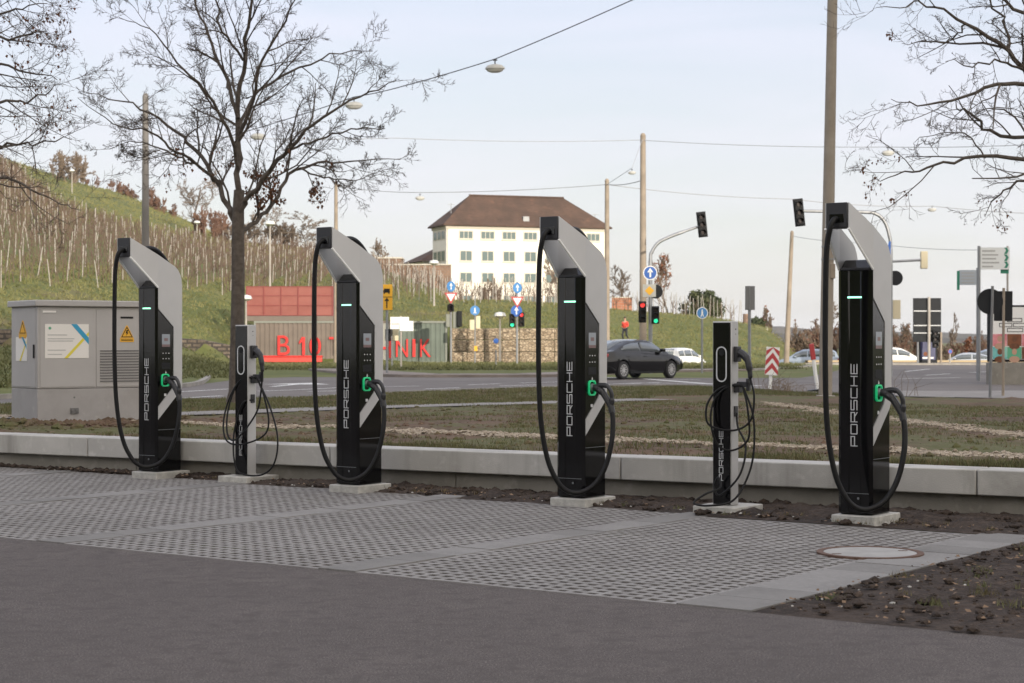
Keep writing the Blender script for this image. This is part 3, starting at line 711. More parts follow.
    MB().box(hb + .004, hb + .0055, .055, .165, 1.37, 1.475).obj('screen', 'screen', c)
    MB().box(hb + .0055, hb + .0065, .085, .135, 1.405, 1.435).obj('screen_mark', 'screen_dark', c)
    MB().box(hb + .004, hb + .0055, .055, .165, 1.345, 1.37).obj('screen_bar', 'screen_dark', c)
    for i in range(3):
        for j in range(2): MB().disc((hb + .004, .07 + i * .04, 1.225 + j * .055), .006, 'x', .002, 8).obj('key', 'icon', c)
    MB().box(hb + .004, hb + .005, .05, .17, 1.12, 1.185).obj('card_reader', 'sig_black', c)
    MB().prism([(.098, 1.075), (.108, 1.10), (.118, 1.075)], hb + .004, hb + .006, 'x').obj('arrow_icon', 'icon', c)
    MB().box(hb + .004, hb + .006, .085, .115, .842, .868).obj('socket_icon', 'icon', c)
    def rrect(cx, cz, w, h, r, n=5):
        out = []
        for qx, qz, a0 in ((1, 1, 0), (-1, 1, 90), (-1, -1, 180), (1, -1, 270)):
            for i in range(n + 1):
                a = R(a0 + 90 * i / n); out.append((cx + qx * (w/2 - r) + r * math.cos(a), cz + qz * (h/2 - r) + r * math.sin(a)))
        return out
    so = MB().ring(rrect(.095, 1.005, .105, .13, .03), rrect(.095, 1.005, .08, .105, .022), hb + .002, hb + .02, 'x').obj('charging_socket', 'glow_green', t, bevel=.002)
    # cable: hangs from the head, loops past the base and rises to the plug on the right side
    path = [(0, -.33, 2.325), (-.01, -.37, 2.31), (-.025, -.395, 2.25), (-.05, -.40, 2.10), (-.06, -.40, 1.8), (-.065, -.395, 1.2), (-.06, -.37, .75), (-.02, -.33, .42), (.04, -.27, .23), (.10, -.20, .145), (.17, -.12, .135),
            (.26, -.04, .20), (.33, .02, .35), (.365, .06, .55), (.36, .09, .72), (.335, .105, .86)]
    cb = MB().tube(catmull(path, 10), .0215, 12).obj('charging_cable', 'rubber', t)
    pl = MB()
    pl.tube(catmull([(hb, .095, 1.01), (hb + .05, .095, 1.008), (hb + .085, .097, 1.0)], 4), [.030] * 4 + [.032] * 4 + [.034], 12)
    pl.tube(catmull([(hb + .06, .096, 1.02), (hb + .11, .098, 1.03), (hb + .165, .10, 1.02), (hb + .20, .102, .97), (hb + .205, .104, .91), (.335, .105, .87)], 6), [.022]*12 + [.018]*12 + [.024]*7, 10)
    pl.tube(catmull([(hb + .07, .096, 1.0), (hb + .12, .099, .965), (hb + .165, .102, .90), (.337, .105, .84)], 6), [.032]*6 + [.028]*6 + [.027]*7, 10)
    pl.obj('plug', 'matte_black', cb)
    MB().tube([(hb + .012, .095, 1.01), (hb + .035, .095, 1.01)], [.034, .030], 12).obj('plug_collar', 'alu_dark', cb)
    MB().tube([(.331, .1055, .855), (.343, .104, .80)], .028, 10).obj('cable_collar', 'matte_black', cb)
    return t
CH = [(-3.716, 18.4, 'tall black and grey charger with looped cable, in front of the grey utility cabinet'),
      (-1.52, 16.7, 'tall black and grey charger covering the middle of the red container lettering'),
      (.506, 15.3, 'tall black and grey charger in front of the white hipped roof building'),
      (2.637, 13.8, 'largest looking tall charger, before the thick concrete pole and beside the manhole')]
c0 = make_charger(CH[0][2], (CH[0][0], CH[0][1], 0))
for X, Y, lb in CH[1:]: dup(c0, (X, Y, 0), label=lb)

# ------------------------------------------------------------------ slim charging post
def make_post(label, loc, variant):
    t = thing('charging_post', label, 'charging post', loc, ROT, 'slim charging posts between the tall chargers')
    pd = MB().box(-.20, .20, -.13, .33, -.05, .065).obj('base_pad', 'pad', t, bevel=.008)
    w, d, H = .0875, .118, 1.565
    MB().box(-w, w, 0, d, .067, H).obj('housing', 'alu', t, bevel=.006)
    MB().box(-w + .008, w - .008, -.007, .001, .075, H - .012).obj('front_panel', 'gloss_black', t, bevel=.002)
    def stadium(wd, h, cz, n=8):
        r = wd / 2; out = []
        for i in range(n + 1): a = math.pi * i / n; out.append((r * math.cos(a), cz + h/2 - r + r * math.sin(a)))
        for i in range(n + 1): a = math.pi + math.pi * i / n; out.append((r * math.cos(a), cz - h/2 + r + r * math.sin(a)))
        return out
    MB().ring(stadium(.098, .29, 1.215), stadium(.078, .27, 1.215), -.011, -.006, 'y').obj('light_ring', 'silver', t)
    MB().prism([(a, b) for a, b in stadium(.05, .05, 1.31)], -.010, -.006, 'y').obj('sensor', 'sig_black', t)
    lettering('PORSCHE', .014, .27, .40, .034, -.0085, t, .0045)
    sd = MB().box(w - .001, w + .035, .03, .105, 1.235, 1.36).obj('charging_socket', 'matte_black', t, bevel=.006)
    hol = MB(); hol.box(w - .001, w + .05, .035, .10, .985, 1.06); hol.box(w + .02, w + .13, .045, .09, 1.03, 1.075); hol.box(w + .105, w + .13, .045, .09, 1.0, 1.10); hol.obj('cable_holder', 'matte_black', t, bevel=.006)
    MB().box(w - .001, w + .012, .04, .09, .79, .875).obj('socket_cover', 'matte_black', t, bevel=.003)
    ho = MB(); ho.disc((w, .07, 1.50), .006, 'x', .002, 10); ho.disc((w, .07, 1.46), .004, 'x', .002, 10); ho.obj('fixing_hole', 'sig_black', t)
    plug = MB(); plug.tube(catmull([(w + .01, .068, 1.31), (w + .06, .068, 1.30), (w + .11, .065, 1.25), (w + .135, .06, 1.16), (w + .14, .06, 1.10)], 5), [.034]*5 + [.032]*5 + [.027]*5 + [.02]*5 + [.013], 10)
    pl = plug.obj('plug', 'matte_black', t)
    paths = []
    hz_ = 1.045; hx = w + .075
    A = (hx, .05, hz_)
    if variant == 0:
        paths = [[(w + .14, .06, 1.10), (w + .13, .05, .90), (w + .09, .03, .70), (.06, -.04, .50), (-.02, -.10, .42), (-.10, -.10, .50), (-.13, -.06, .70), (-.09, -.02, .90), (.0, .0, 1.02), A],
                 [A, (hx + .10, .05, .85), (hx + .16, .05, .60), (hx + .10, .02, .46), (.04, -.06, .38), (-.11, -.10, .42), (-.17, -.08, .60), (-.13, -.03, .85), (.0, .0, 1.02), A],
                 [A, (hx + .17, .06, .75), (hx + .27, .06, .45), (hx + .25, .03, .20), (hx + .12, -.02, .085), (.06, -.08, .10), (-.01, -.09, .22), (-.05, -.06, .45), (-.02, -.03, .66), (w * .6, -.02, .80), (w + .012, .065, .82)]]
    else:
        paths = [[(w + .14, .06, 1.10), (w + .18, .05, .95), (w + .15, .04, .76), (w + .02, .0, .68), (-.07, -.08, .72), (-.10, -.08, .86), (-.05, -.04, .98), (.04, .0, 1.04), A],
                 [A, (hx + .05, .04, .86), (hx + .06, .04, .62), (w + .02, .0, .52), (-.01, -.05, .56), (-.06, -.08, .75), (-.04, -.05, .93), (.05, .0, 1.03), A],
                 [A, (hx + .09, .06, .80), (hx + .10, .05, .50), (hx + .06, .0, .28), (hx + .0, -.12, .12), (.03, -.26, .085), (-.10, -.28, .10), (-.04, -.2, .17), (.05, -.12, .22), (.02, -.10, .30), (-.02, -.09, .22), (.04, -.1, .16), (hx + .02, -.04, .32), (hx + .04, .03, .55), (w + .03, .055, .70), (w + .012, .065, .82)]]
    cbm = MB()
    for p in paths: cbm.tube(catmull(p, 10), .0088, 8)
    cbm.obj('charging_cable', 'rubber', t)
    return t
make_post('slim charging post with coiled cable standing in front of the tree trunk', (Xp(241.5, 17.9), 17.9, 0), 0)
make_post('slim charging post with tangled cable touching the ground beside the last tall charger', (Xp(722, 14.65), 14.65, 0), 1)

# ------------------------------------------------------------------ utility cabinet
cab_rot = R(35)
t = thing('utility_cabinet', 'large grey electrical cabinet with poster and warning signs behind the wall', 'electrical cabinet', (-6.21, 23.55, .26), cab_rot)
W_, D_, H_ = 1.55, .98, 1.60
MB().box(0, W_, 0, D_, .52, H_).obj('housing', 'cab', t, bevel=.008)
MB().box(.0, W_, .0, D_, .02, .515).obj('plinth', 'cab_base', t, bevel=.008)
MB().box(-.045, W_ + .045, -.045, D_ + .045, H_ + .001, H_ + .085).obj('roof', 'cab', t, bevel=.012)
MB().box(-.006, .0, .05, D_ - .03, .54, H_ - .02).obj('side_door', 'cab', t, bevel=.004)
MB().box(-.018, -.006, .08, .125, .92, 1.1).obj('door_handle', 'sig_black', t, bevel=.003)
fd = MB().box(.035, .785, -.007, .0, .54, H_ - .03).obj('front_door', 'cab', t, bevel=.004)
f2 = MB().box(.81, W_ - .03, -.007, .0, .54, H_ - .03).obj('front_door', 'cab', t, bevel=.004)
ld = MB()
for i in range(12): z = .60 + i * .037; ld.box(.86, W_ - .08, -.016, -.007, z, z + .016)
ld.obj('vent_louvre', 'cab_line', t)
ps = MB().box(.10, .70, -.012, -.0075, .92, 1.37).obj('info_poster', 'poster', t)
pp = MB(); pp.prism([(.455, 1.37), (.535, 1.37), (.70, 1.19), (.70, 1.10)], -.014, -.0125, 'y'); pp.obj('blue_band', 'poster_blue', ps)
pp = MB(); pp.prism([(.36, .92), (.41, .92), (.70, 1.22), (.70, 1.27)], -.0133, -.0122, 'y'); pp.obj('yellow_band', 'poster_yel', ps)
pp = MB()
for z, x1 in ((1.22, .40), (1.17, .50), (1.14, .48), (1.02, .38), (.965, .33)): pp.box(.135, x1, -.0135, -.0125, z, z + .012)
pp.obj('print_lines', 'print_grey', ps)
MB().disc((.165, -.0135, 1.315), .02, 'y', .001, 12).obj('emblem', 'print_green', ps)
def warn(x, z, s, face):
    if face == 'front':
        w = MB().prism([(x - .085*s, z), (x + .085*s, z), (x + .01, z + .15*s), (x - .01, z + .15*s)], -.0115, -.0075, 'y'); w.box(x - .09*s, x + .09*s, -.0115, -.0075, z - .05*s, z - .005)
        o = w.obj('warning_sign', 'yellow', t)
        MB().ring([(x - .075*s, z + .008), (x + .075*s, z + .008), (x, z + .138*s)], [(x - .06*s, z + .018), (x + .06*s, z + .018), (x, z + .118*s)], -.0125, -.0116, 'y').obj('black_border', 'sig_black', o)
        MB().prism([(x - .005, z + .095*s), (x + .018*s, z + .095*s), (x + .004, z + .065*s), (x + .02*s, z + .065*s), (x - .012*s, z + .022*s), (x - .002, z + .055*s), (x - .018*s, z + .055*s)], -.0125, -.0116, 'y').obj('lightning_bolt', 'sig_black', o)
        MB().box(x - .075*s, x + .075*s, -.0125, -.0116, z - .034*s, z - .022*s).obj('print_line', 'sig_black', o)
    else:
        w = MB().prism([(x - .12*s, z), (x + .12*s, z), (x + .01, z + .15*s), (x - .01, z + .15*s)], -.0115, -.0062, 'x'); w.box(-.0115, -.0062, x - .12*s, x + .12*s, z - .05*s, z - .005)
        o = w.obj('warning_sign', 'yellow', t)
        MB().ring([(x - .10*s, z + .008), (x + .10*s, z + .008), (x, z + .138*s)], [(x - .08*s, z + .018), (x + .08*s, z + .018), (x, z + .118*s)], -.0125, -.0116, 'x').obj('black_border', 'sig_black', o)
warn(1.24, 1.19, 1.1, 'front'); warn(.52, 1.24, 1.2, 'side')
MB().box(1.15, 1.33, -.012, -.0075, 1.45, 1.475).obj('door_plate', 'sig_black', t)
MB().box(.07, .25, -.0115, -.0075, 1.515, 1.545).obj('name_plate', 'poster', t)
MB().box(.075, .25, -.0125, -.0117, 1.512, 1.522).obj('plate_print', 'print_grey', t)
p2 = MB().box(-.0115, -.0062, .36, .78, .88, 1.2).obj('info_poster', 'poster', t)
pp = MB(); pp.prism([(.56, 1.2), (.50, 1.2), (.37, 1.04), (.37, 1.10)], -.013, -.0117, 'x'); pp.obj('blue_band', 'poster_blue', p2)
pp = MB(); pp.prism([(.64, .88), (.58, .88), (.37, 1.12), (.37, 1.16)], -.0127, -.0118, 'x'); pp.obj('yellow_band', 'poster_yel', p2)
lk = MB(); lk.box(.45, .56, -.02, -.002, .185, .26); lk.disc((.475, -.025, .225), .02, 'y', .006, 12); lk.disc((.53, -.025, .225), .02, 'y', .006, 12); lk.obj('lock', 'cab_line', t, bevel=.004)
bt = MB()
for z in (.40, .02 + .05): bt.disc((.505, -.004, z), .012, 'y', .006, 10)
bt.obj('bolt', 'cab_line', t)
MB().box(-.004, .004, .0, D_ - .05, .0, .10).obj('base_gap', 'sig_black', t)
for (ax, an) in ((-6.5, 24.2), (-5.9, 23.3), (-5.2, 23.9)):
    pass
dm = MB()
for _ in range(420):
    a = rnd.random(); X = lerp(-7.6, -4.6, a); Y = lerp(22.6, 24.9, a) + rnd.gauss(0, .35) if rnd.random() < .5 else 23.1 + rnd.gauss(0, .35)
    ico(dm, (X, Y, gz(X, Y) + .01), rnd.uniform(.03, .10), .7)
tag(dm.obj('dirt_heap', 'garden', smooth=False), 'dug brown earth around the cabinet', kind='stuff')

# ------------------------------------------------------------------ poles, wires, street lights
def pole(name, label, px, pytop, Y, r0, r1, m='pole_wood', pxtop=None, cat='pole', group=None, dz=0., n=12):
    X = Xp(px, Y); z0 = terr(X, Y) if Y > 60 else .0; zt = Zp(pytop, Y); Xt = Xp(pxtop if pxtop is not None else px, Y)
    t = thing(name, label, cat, (X, Y, z0), 0, group)
    MB().tube([(0, 0, -.3), ((Xt - X) * .5, 0, (zt - z0) * .5), (Xt - X, 0, zt - z0)], [r0, (r0 + r1) / 2, r1], n).obj('shaft', m, t)
    cp = MB().tube([(Xt - X, 0, zt - z0), (Xt - X, 0, zt - z0 + .12)], [r1 * 1.12, r1 * .6], n).obj('cap', m, t)
    return t
pole('concrete_pole', 'thick tall concrete pole right behind the nearest tall charger', 825, -85, 43, .165, .11, 'pole_conc', 834)
bp = [o for o in S.objects if o.name == 'concrete_pole'][0]
MB().box(-.21, .21, -.20, .2, -.05, .12).obj('footing', 'kerb', bp, bevel=.02)
bnd = MB()
for z in (3.35, 3.65): bnd.tube([(.02 + z * .015, 0, z), (.02 + z * .015, 0, z + .03)], .165, 14)
bnd.obj('steel_band', 'pole_steel', bp)
MB().box(.10, .22, -.16, -.05, 2.9, 3.25).obj('junction_box', 'pole_wood', bp, bevel=.01)
pole('concrete_pole', 'grey concrete pole rising above the leftmost charger', 145.5, 97, 60, .15, .10, 'pole_grey')
pole('wooden_pole', 'thin tan pole behind the second charger with a street lamp wire', 336, 184, 105, .15, .10, cat='pole')
pole('wooden_pole', 'shorter tan pole beside the white building, left of the taller one', 607, 181, 95, .16, .11, cat='pole')
pole('wooden_pole', 'tallest tan pole behind the black sedan', 643, 136, 80, .17, .12, cat='pole')
pole('wooden_pole', 'leaning tan pole beyond the grass to the right of the chevron board', 786, 233, 100, .16, .10, pxtop=792, cat='pole')

def wire(label, pts, r=.012, m='wire', sag=.0):
    mb = MB()
    P = [Vector((Xp(px, Y), Y, Zp(py, Y))) for px, py, Y in pts]
    q = []
    for a, b in zip(P, P[1:]):
        for k in range(10):
            u = k / 10; p = a.lerp(b, u); p.z -= sag * 4 * u * (1 - u); q.append(p)
    q.append(P[-1]); mb.tube(q, r, 5); o = mb.obj('overhead_wire', m); tag(o, label, 'wire', 'overhead wires'); return o
wire('thick dark wire carrying lamps from the thick pole across the bare tree', [(834, -76, 43), (632, 0, 45.5), (495, 59, 48.5), (400, 87, 52), (354, 97, 54), (258, 128, 57), (147, 158, 60)], .014, sag=.02)
wire('thin pale wire high across the sky between tree and right lamp', [(147, 134, 60), (395, 138, 74), (640, 140, 80), (888, 147, 74), (1100, 140, 66)], .014, 'wire_pale', .1)
wire('thin wire from the thin tan pole to the taller tan pole', [(336, 186, 105), (420, 192.5, 100), (607, 184.5, 95), (643, 180, 80)], .02, 'wire_pale', .1)
wire('thin wire from the shorter tan pole to the far right', [(607, 184.5, 95), (792, 199, 97), (932, 206, 98), (1100, 214, 96)], .02, 'wire_pale', .15)
wire('thin drooping wire from the leaning pole', [(792, 236, 100), (870, 243, 92), (980, 250, 85)], .014, 'wire_pale', .1)
wire('short wire holding a small lamp beside the tallest tan pole', [(643, 138, 80), (632, 168, 78), (607, 184.5, 95)], .012, 'wire_pale')
def hang_lamp(label, px, py, Y, w=.55):
    t = thing('street_light', label, 'street lamp', (Xp(px, Y), Y, Zp(py, Y)), R(rnd.uniform(-20, 20)), 'street lights hung from wires')
    s = w / .55
    b = MB(); b.v = []
    ringz = [(.0, .12), (.05, .20), (.10, .27), (.13, .275), (.16, .26)]
    prof = [(.08 * s, .13 * s), (.20 * s, .10 * s), (.265 * s, .04 * s), (.275 * s, .0)]
    n = 16
    for r, z in prof:
        for j in range(n): a = 2*math.pi*j/n; b.v.append((r * math.cos(a), r * .62 * math.sin(a), z))
    for i in range(3):
        for j in range(n): b.f.append((i*n + j, i*n + (j+1) % n, (i+1)*n + (j+1) % n, (i+1)*n + j))
    b.f.append(tuple(range(n - 1, -1, -1))); b.f.append(tuple(3*n + j for j in range(n)))
    b.obj('lamp_housing', 'lamp_body', t)
    g = MB(); pr = [(.25 * s, -.003), (.21 * s, -.06 * s), (.12 * s, -.095 * s)]
    for r, z in pr:
        for j in range(n): a = 2*math.pi*j/n; g.v.append((r * math.cos(a), r * .6 * math.sin(a), z))
    for i in range(2):
        for j in range(n): g.f.append((i*n + j, i*n + (j+1) % n, (i+1)*n + (j+1) % n, (i+1)*n + j))
    g.f.append(tuple(2*n + j for j in range(n))); g.f.append(tuple(range(n - 1, -1, -1)))
    g.obj('lamp_glass', 'lamp_glass', t)
    h = MB(); h.tube([(0, 0, .12 * s), (0, 0, .24 * s)], .018 * s, 6); h.tube([(-.06 * s, 0, .24 * s), (.06 * s, 0, .24 * s)], .02 * s, 6); h.obj('hanger', 'wire', t)
hang_lamp('white street lamp hanging in open sky right of the bare tree', 495, 69, 48.5)
hang_lamp('street lamp hanging among the right branches of the bare tree', 354, 106, 54)
hang_lamp('street lamp hanging close to the trunk of the bare tree', 258, 137, 57, .5)
hang_lamp('small street lamp between the thin tan pole and the white building', 420, 198.5, 100, .55)
hang_lamp('street lamp hanging at the tips of the right tree branches', 888, 153.5, 74, .55)
hang_lamp('small street lamp hanging above the beige signal head', 932, 210, 98, .5)
hang_lamp('tiny street lamp hanging beside the tallest tan pole', 632, 173, 78, .36)
def lamp_post(label, px, py, Y, base=None):
    X = Xp(px, Y); z0 = terr(X, Y); zt = Zp(py, Y); t = thing('lamp_post', label, 'street lamp', (X, Y, z0), 0, 'slim lamp posts')
    MB().tube([(0, 0, -.2), (0, 0, zt - z0)], [.08, .05], 8).obj('post', 'post_pale', t)
    MB().tube([(0, 0, zt - z0), (0, 0, zt - z0 + .12), (0, 0, zt - z0 + .3), (0, 0, zt - z0 + .36)], [.12, .36, .30, .08], 10).obj('lamp_head', 'lamp_glass', t)
lamp_post('slim white lamp post standing before the brown field wall', 434, 265, 128)
lamp_post('slim lamp post beyond the first row of containers', 246, 301, 104)
lamp_post('white lamp post rising over the vineyard behind the containers', 270, 226, 118)
lamp_post('lamp post standing high in the vineyard on the left hill', 72, 172, 235)
lamp_post('lamp post in the vineyard right of the leftmost charger', 197, 224, 190)
lamp_post('low lamp post in front of the stone cage wall', 500, 318, 107)

# ------------------------------------------------------------------ signals and signs
def head(parent, x, y, z, h=.95, w=.32, m='sig_black', back=False, lit=None, rot=0., plate=False):
    """signal head facing -y (or +y when back)"""
    hd = MB(); hd.box(-w/2, w/2, -.09, .09, -h/2, h/2)
    o = hd.obj('signal_head', m, parent, bevel=.03, loc=(x, y, z)); o.rotation_euler = (0, rot, 0)
    if back: o.rotation_euler.z = math.pi
    for i in range(3):
        zz_ = (1 - i) * h / 3.1
        mm = 'lens_off'
        if lit == 'red' and i == 0: mm = 'lens_red'
        if lit == 'green' and i == 2: mm = 'lens_green'
        MB().disc((0, -.105, zz_), w * .31, 'y', .018, 16).obj('lens', mm, o)
        v = MB(); r = w * .36; pts = [(r * math.cos(a), r * math.sin(a)) for a in [R(-20 + 220 * k / 10) for k in range(11)]]
        for (a, b), (c, d) in zip(pts, pts[1:]): v.add([(a, -.09, zz_ + b), (c, -.09, zz_ + d), (c, -.27, zz_ + d - .03), (a, -.27, zz_ + b - .03)], [(0, 1, 2, 3)])
        vo = v.obj('visor', 'sig_black', o); s_ = vo.modifiers.new('s', 'SOLIDIFY'); s_.thickness = .012
    if plate: MB().box(-w * .6, w * .6, .095, .105, -h * .54, h * .54).obj('backboard', 'sig_black', o)
    return o
def round_sign(parent, x, y, z, r, m, rim=None, sym=None, name='round_sign', symm='white', ang=0.):
    o = MB().disc((0, -.012, 0), r, 'y', .02, 28).obj(name, m, parent, loc=(x, y, z)); o.rotation_euler.z = ang
    if rim: MB().ring([(r * 1.001 * math.cos(2*math.pi*i/28), r * 1.001 * math.sin(2*math.pi*i/28)) for i in range(28)], [(r * .88 * math.cos(2*math.pi*i/28), r * .88 * math.sin(2*math.pi*i/28)) for i in range(28)], -.018, -.0125, 'y').obj('sign_rim', rim, o)
    if sym == 'arrow':
        MB().add([(-.035, -.017, -.6*r), (.035, -.017, -.6*r), (.035, -.017, .2*r), (-.035, -.017, .2*r), (-.4*r, -.017, .1*r), (.4*r, -.017, .1*r), (0, -.017, .7*r)], [(0, 1, 2, 3), (4, 5, 6)]).obj('arrow', symm, o)
    if sym == 'walk':
        m_ = MB(); m_.disc((0, -.017, .45*r), r * .13, 'y', .003, 10); m_.prism([(-.16*r, .28*r), (.16*r, .28*r), (.12*r, -.1*r), (.3*r, -.62*r), (.16*r, -.65*r), (0, -.25*r), (-.16*r, -.65*r), (-.3*r, -.62*r), (-.12*r, -.1*r)], -.017, -.014, 'y'); m_.obj('walker_symbol', symm, o)
    return o
def tri_sign(parent, x, y, z, s, down=True):
    k = -1 if down else 1
    P = lambda q: [(-.5*q, -k*.29*q), (.5*q, -k*.29*q), (0, k*.58*q)]
    o = MB().prism(P(s), -.012, .008, 'y').obj('yield_sign', 'sign_red', parent, loc=(x, y, z))
    MB().prism(P(s * .66), -.016, -.0125, 'y').obj('white_field', 'white', o); return o
def post(px, py_top, Y, r=.045, name='sign_post', label='', cat='sign', m='pole_steel', group=None, lean=0.):
    X = Xp(px, Y); z0 = (terr(X, Y) if Y > 55 else .08); h = Zp(py_top, Y) - z0
    t = thing(name, label, cat, (X, Y, z0), 0, group)
    MB().tube([(0, 0, -.2), (lean * h, 0, h)], r, 10).obj('post', m, t)
    t['h0'] = z0; return t
def relz(t, py): return Zp(py, t.location.y) - t.location.z
def relx(t, px): return Xp(px, t.location.y) - t.location.x

# 1. arm signal by the sedan
Y = 76; X = Xp(650.5, Y)
t = thing('traffic_light', 'traffic light on a curved grey arm with blue arrow sign, beside the sedan', 'traffic light', (X, Y, 0))
Zr = lambda py: relz(t, py)
pth = [(0, 0, -.1), (0, 0, 2), (0, 0, Zr(262)), (.06, 0, Zr(252)), (.32, 0, Zr(243)), (.75, 0, Zr(237.5)), (1.3, 0, Zr(232.5)), (relx(t, 706), 0, Zr(224))]
MB().tube(catmull(pth, 6), [.085] * 13 + [.07] * 24 + [.055] * 6, 10).obj('mast_arm', 'pole_steel', t)
head(t, relx(t, 702), -.1, Zr(224.5), 1.0, .33, rot=R(-6), plate=True)
round_sign(t, -.02, -.1, Zr(273), .30, 'blue', 'white', 'arrow')
o = MB().box(-.33, .22, -.10, -.08, Zr(297), Zr(284.5)).obj('priority_sign', 'lamp_body', t)
MB().prism([(-.05 - .2, Zr(290.8)), (-.05, Zr(290.8) + .2), (-.05 + .2, Zr(290.8)), (-.05, Zr(290.8) - .2)], -.106, -.1005, 'y').obj('yellow_diamond', 'yellow', o)
round_sign(t, .22, .05, Zr(291.5), .30, 'sign_dark')
head(t, relx(t, 642.3), -.05, Zr(312), .90, .32, lit='red'); head(t, relx(t, 655.5), -.05, Zr(315), .75, .30, lit='green')
# 2. right arm signal behind the nearest charger
Y = 70; X = Xp(890.5, Y)
t = thing('traffic_light', 'traffic light on a long curved arm reaching left over the thick pole', 'traffic light', (X, Y, 0))
pth = [(0, 0, -.1), (0, 0, 2.5), (0, 0, Zr(250)), (-.04, 0, Zr(236)), (-.22, 0, Zr(222)), (-.55, 0, Zr(214)), (-1.1, 0, Zr(212)), (relx(t, 803), 0, Zr(211))]
MB().tube(catmull(pth, 6), [.085] * 13 + [.07] * 24 + [.06] * 6, 10).obj('mast_arm', 'pole_steel', t)
head(t, relx(t, 799), -.1, Zr(212.5), 1.0, .33, rot=R(-6), plate=True)
MB().tube([(0, 0, Zr(261.5)), (relx(t, 921), 0, Zr(260))], .05, 8).obj('cross_arm', 'pole_steel', t)
head(t, relx(t, 924), 0, Zr(260), .68, .27, 'sig_beige', back=True)
round_sign(t, -.04, -.12, Zr(248), .26, 'blue', None, None, 'blue_sign', ang=R(62))
round_sign(t, .21, .1, Zr(278), .29, 'sign_dark', None, None, 'round_sign')
MB().box(.10, .40, .02, .06, Zr(319), Zr(300)).obj('sign_board', 'sig_beige', t, bevel=.01)
# 3. sign cluster left of the second post
Y = 104
t = post(451, 278, Y, .06, 'traffic_light', 'signal post with blue and yield signs at the end of the green container', 'traffic light')
o = round_sign(t, 0, -.1, relz(t, 286.5), .30, 'blue_pale', None, 'arrow', 'blue_sign', ang=R(40)); tri_sign(t, 0, -.12, relz(t, 296.5), .75)
head(t, -.02, .0, relz(t, 308), .40, .38, 'sig_black'); head(t, relx(t, 456), 0, relz(t, 320), .95, .36, 'sig_grey', back=True)
hv = MB(); hv.box(relx(t, 457), relx(t, 462), -.3, .1, relz(t, 327), relz(t, 311)); hv.obj('visor_block', 'sig_black', t, bevel=.05)
MB().box(relx(t, 446), relx(t, 450), .0, .1, relz(t, 327), relz(t, 314)).obj('control_box', 'sig_grey', t, bevel=.02)
t = post(475, 296, Y + 1, .04, 'traffic_light', 'post with small blue round sign and cream signal heads seen from behind', 'traffic light')
round_sign(t, 0, -.08, relz(t, 310.5), .28, 'blue_pale', None, 'walk')
head(t, relx(t, 472), 0, relz(t, 325), .6, .28, 'sig_beige', back=True); head(t, relx(t, 478), 0, relz(t, 322.5), .75, .26, 'sig_beige', back=True)
MB().box(-.04, .14, -.1, -.05, relz(t, 351), relz(t, 346)).obj('push_button', 'yellow', t)
t = post(517, 282, Y - 2, .06, 'traffic_light', 'signal post lit green and red below yield sign before the stone cage wall', 'traffic light')
round_sign(t, .02, -.1, relz(t, 288), .30, 'blue_pale', None, 'arrow', 'blue_sign', ang=R(35)); tri_sign(t, .02, -.12, relz(t, 300.5), .75); round_sign(t, -.03, -.1, relz(t, 311), .32, 'blue', None, 'arrow')
head(t, relx(t, 512.3), 0, relz(t, 320.5), .75, .34, lit='green'); head(t, relx(t, 521.5), 0, relz(t, 319.5), .82, .34, lit='red')
t = post(392, 322, 92, .05, 'traffic_light', 'short signal post with two heads in front of the white van', 'traffic light')
head(t, relx(t, 388), 0, relz(t, 335), .62, .28); head(t, relx(t, 395.5), 0, relz(t, 333), .8, .3, 'sig_beige', back=True)
# direction sign (yellow)
t = post(387, 284, 72, .05, 'road_sign', 'yellow diversion sign with lorry and arrow symbols beside the second charger', 'sign')
o = MB().box(relx(t, 381.5), relx(t, 392.5), -.09, -.06, relz(t, 310), relz(t, 284.5)).obj('sign_board', 'yellow', t, bevel=.01)
zc = relz(t, 291); m_ = MB(); m_.box(-.12, .12, -.096, -.091, zc - .07, zc + .09); m_.box(-.18, -.13, -.096, -.091, zc - .07, zc + .03); m_.disc((-.1, -.097, zc - .09), .03, 'y', .004, 8); m_.disc((.08, -.097, zc - .09), .03, 'y', .004, 8); m_.obj('lorry_symbol', 'sig_black', o)
zc = relz(t, 303); m_ = MB(); m_.box(-.025, .025, -.096, -.091, zc - .2, zc + .1); m_.add([(-.1, -.095, zc + .08), (.1, -.095, zc + .08), (0, -.095, zc + .22)], [(0, 1, 2)]); m_.obj('arrow_symbol', 'sig_black', o)
MB().box(relx(t, 381.5), relx(t, 392.5), -.0965, -.0915, relz(t, 297.4), relz(t, 296.8)).obj('dividing_line', 'sig_black', o)
# pedestrian sign
t = post(702, 306, 77, .045, 'road_sign', 'blue round footpath sign on a slim post right of the sedan', 'sign')
round_sign(t, 0, -.08, relz(t, 313), .25, 'blue_pale', 'white', 'walk')
t = post(702 - 206, 350, 96, .04, 'road_sign', 'low post with small blue plate left of the third charger', 'sign'); round_sign(t, 0, -.06, relz(t, 341), .14, 'blue')
# grey sign back
t = post(749.5, 286, 46, .04, 'road_sign', 'tall grey sign board seen from behind right of the second slim post', 'sign')
MB().box(-.12, .13, -.07, -.04, relz(t, 310), relz(t, 286)).obj('sign_board', 'sign_back', t, bevel=.01)
MB().box(-.012, .012, -.08, -.07, relz(t, 310), relz(t, 286)).obj('rail', 'pole_steel', t)
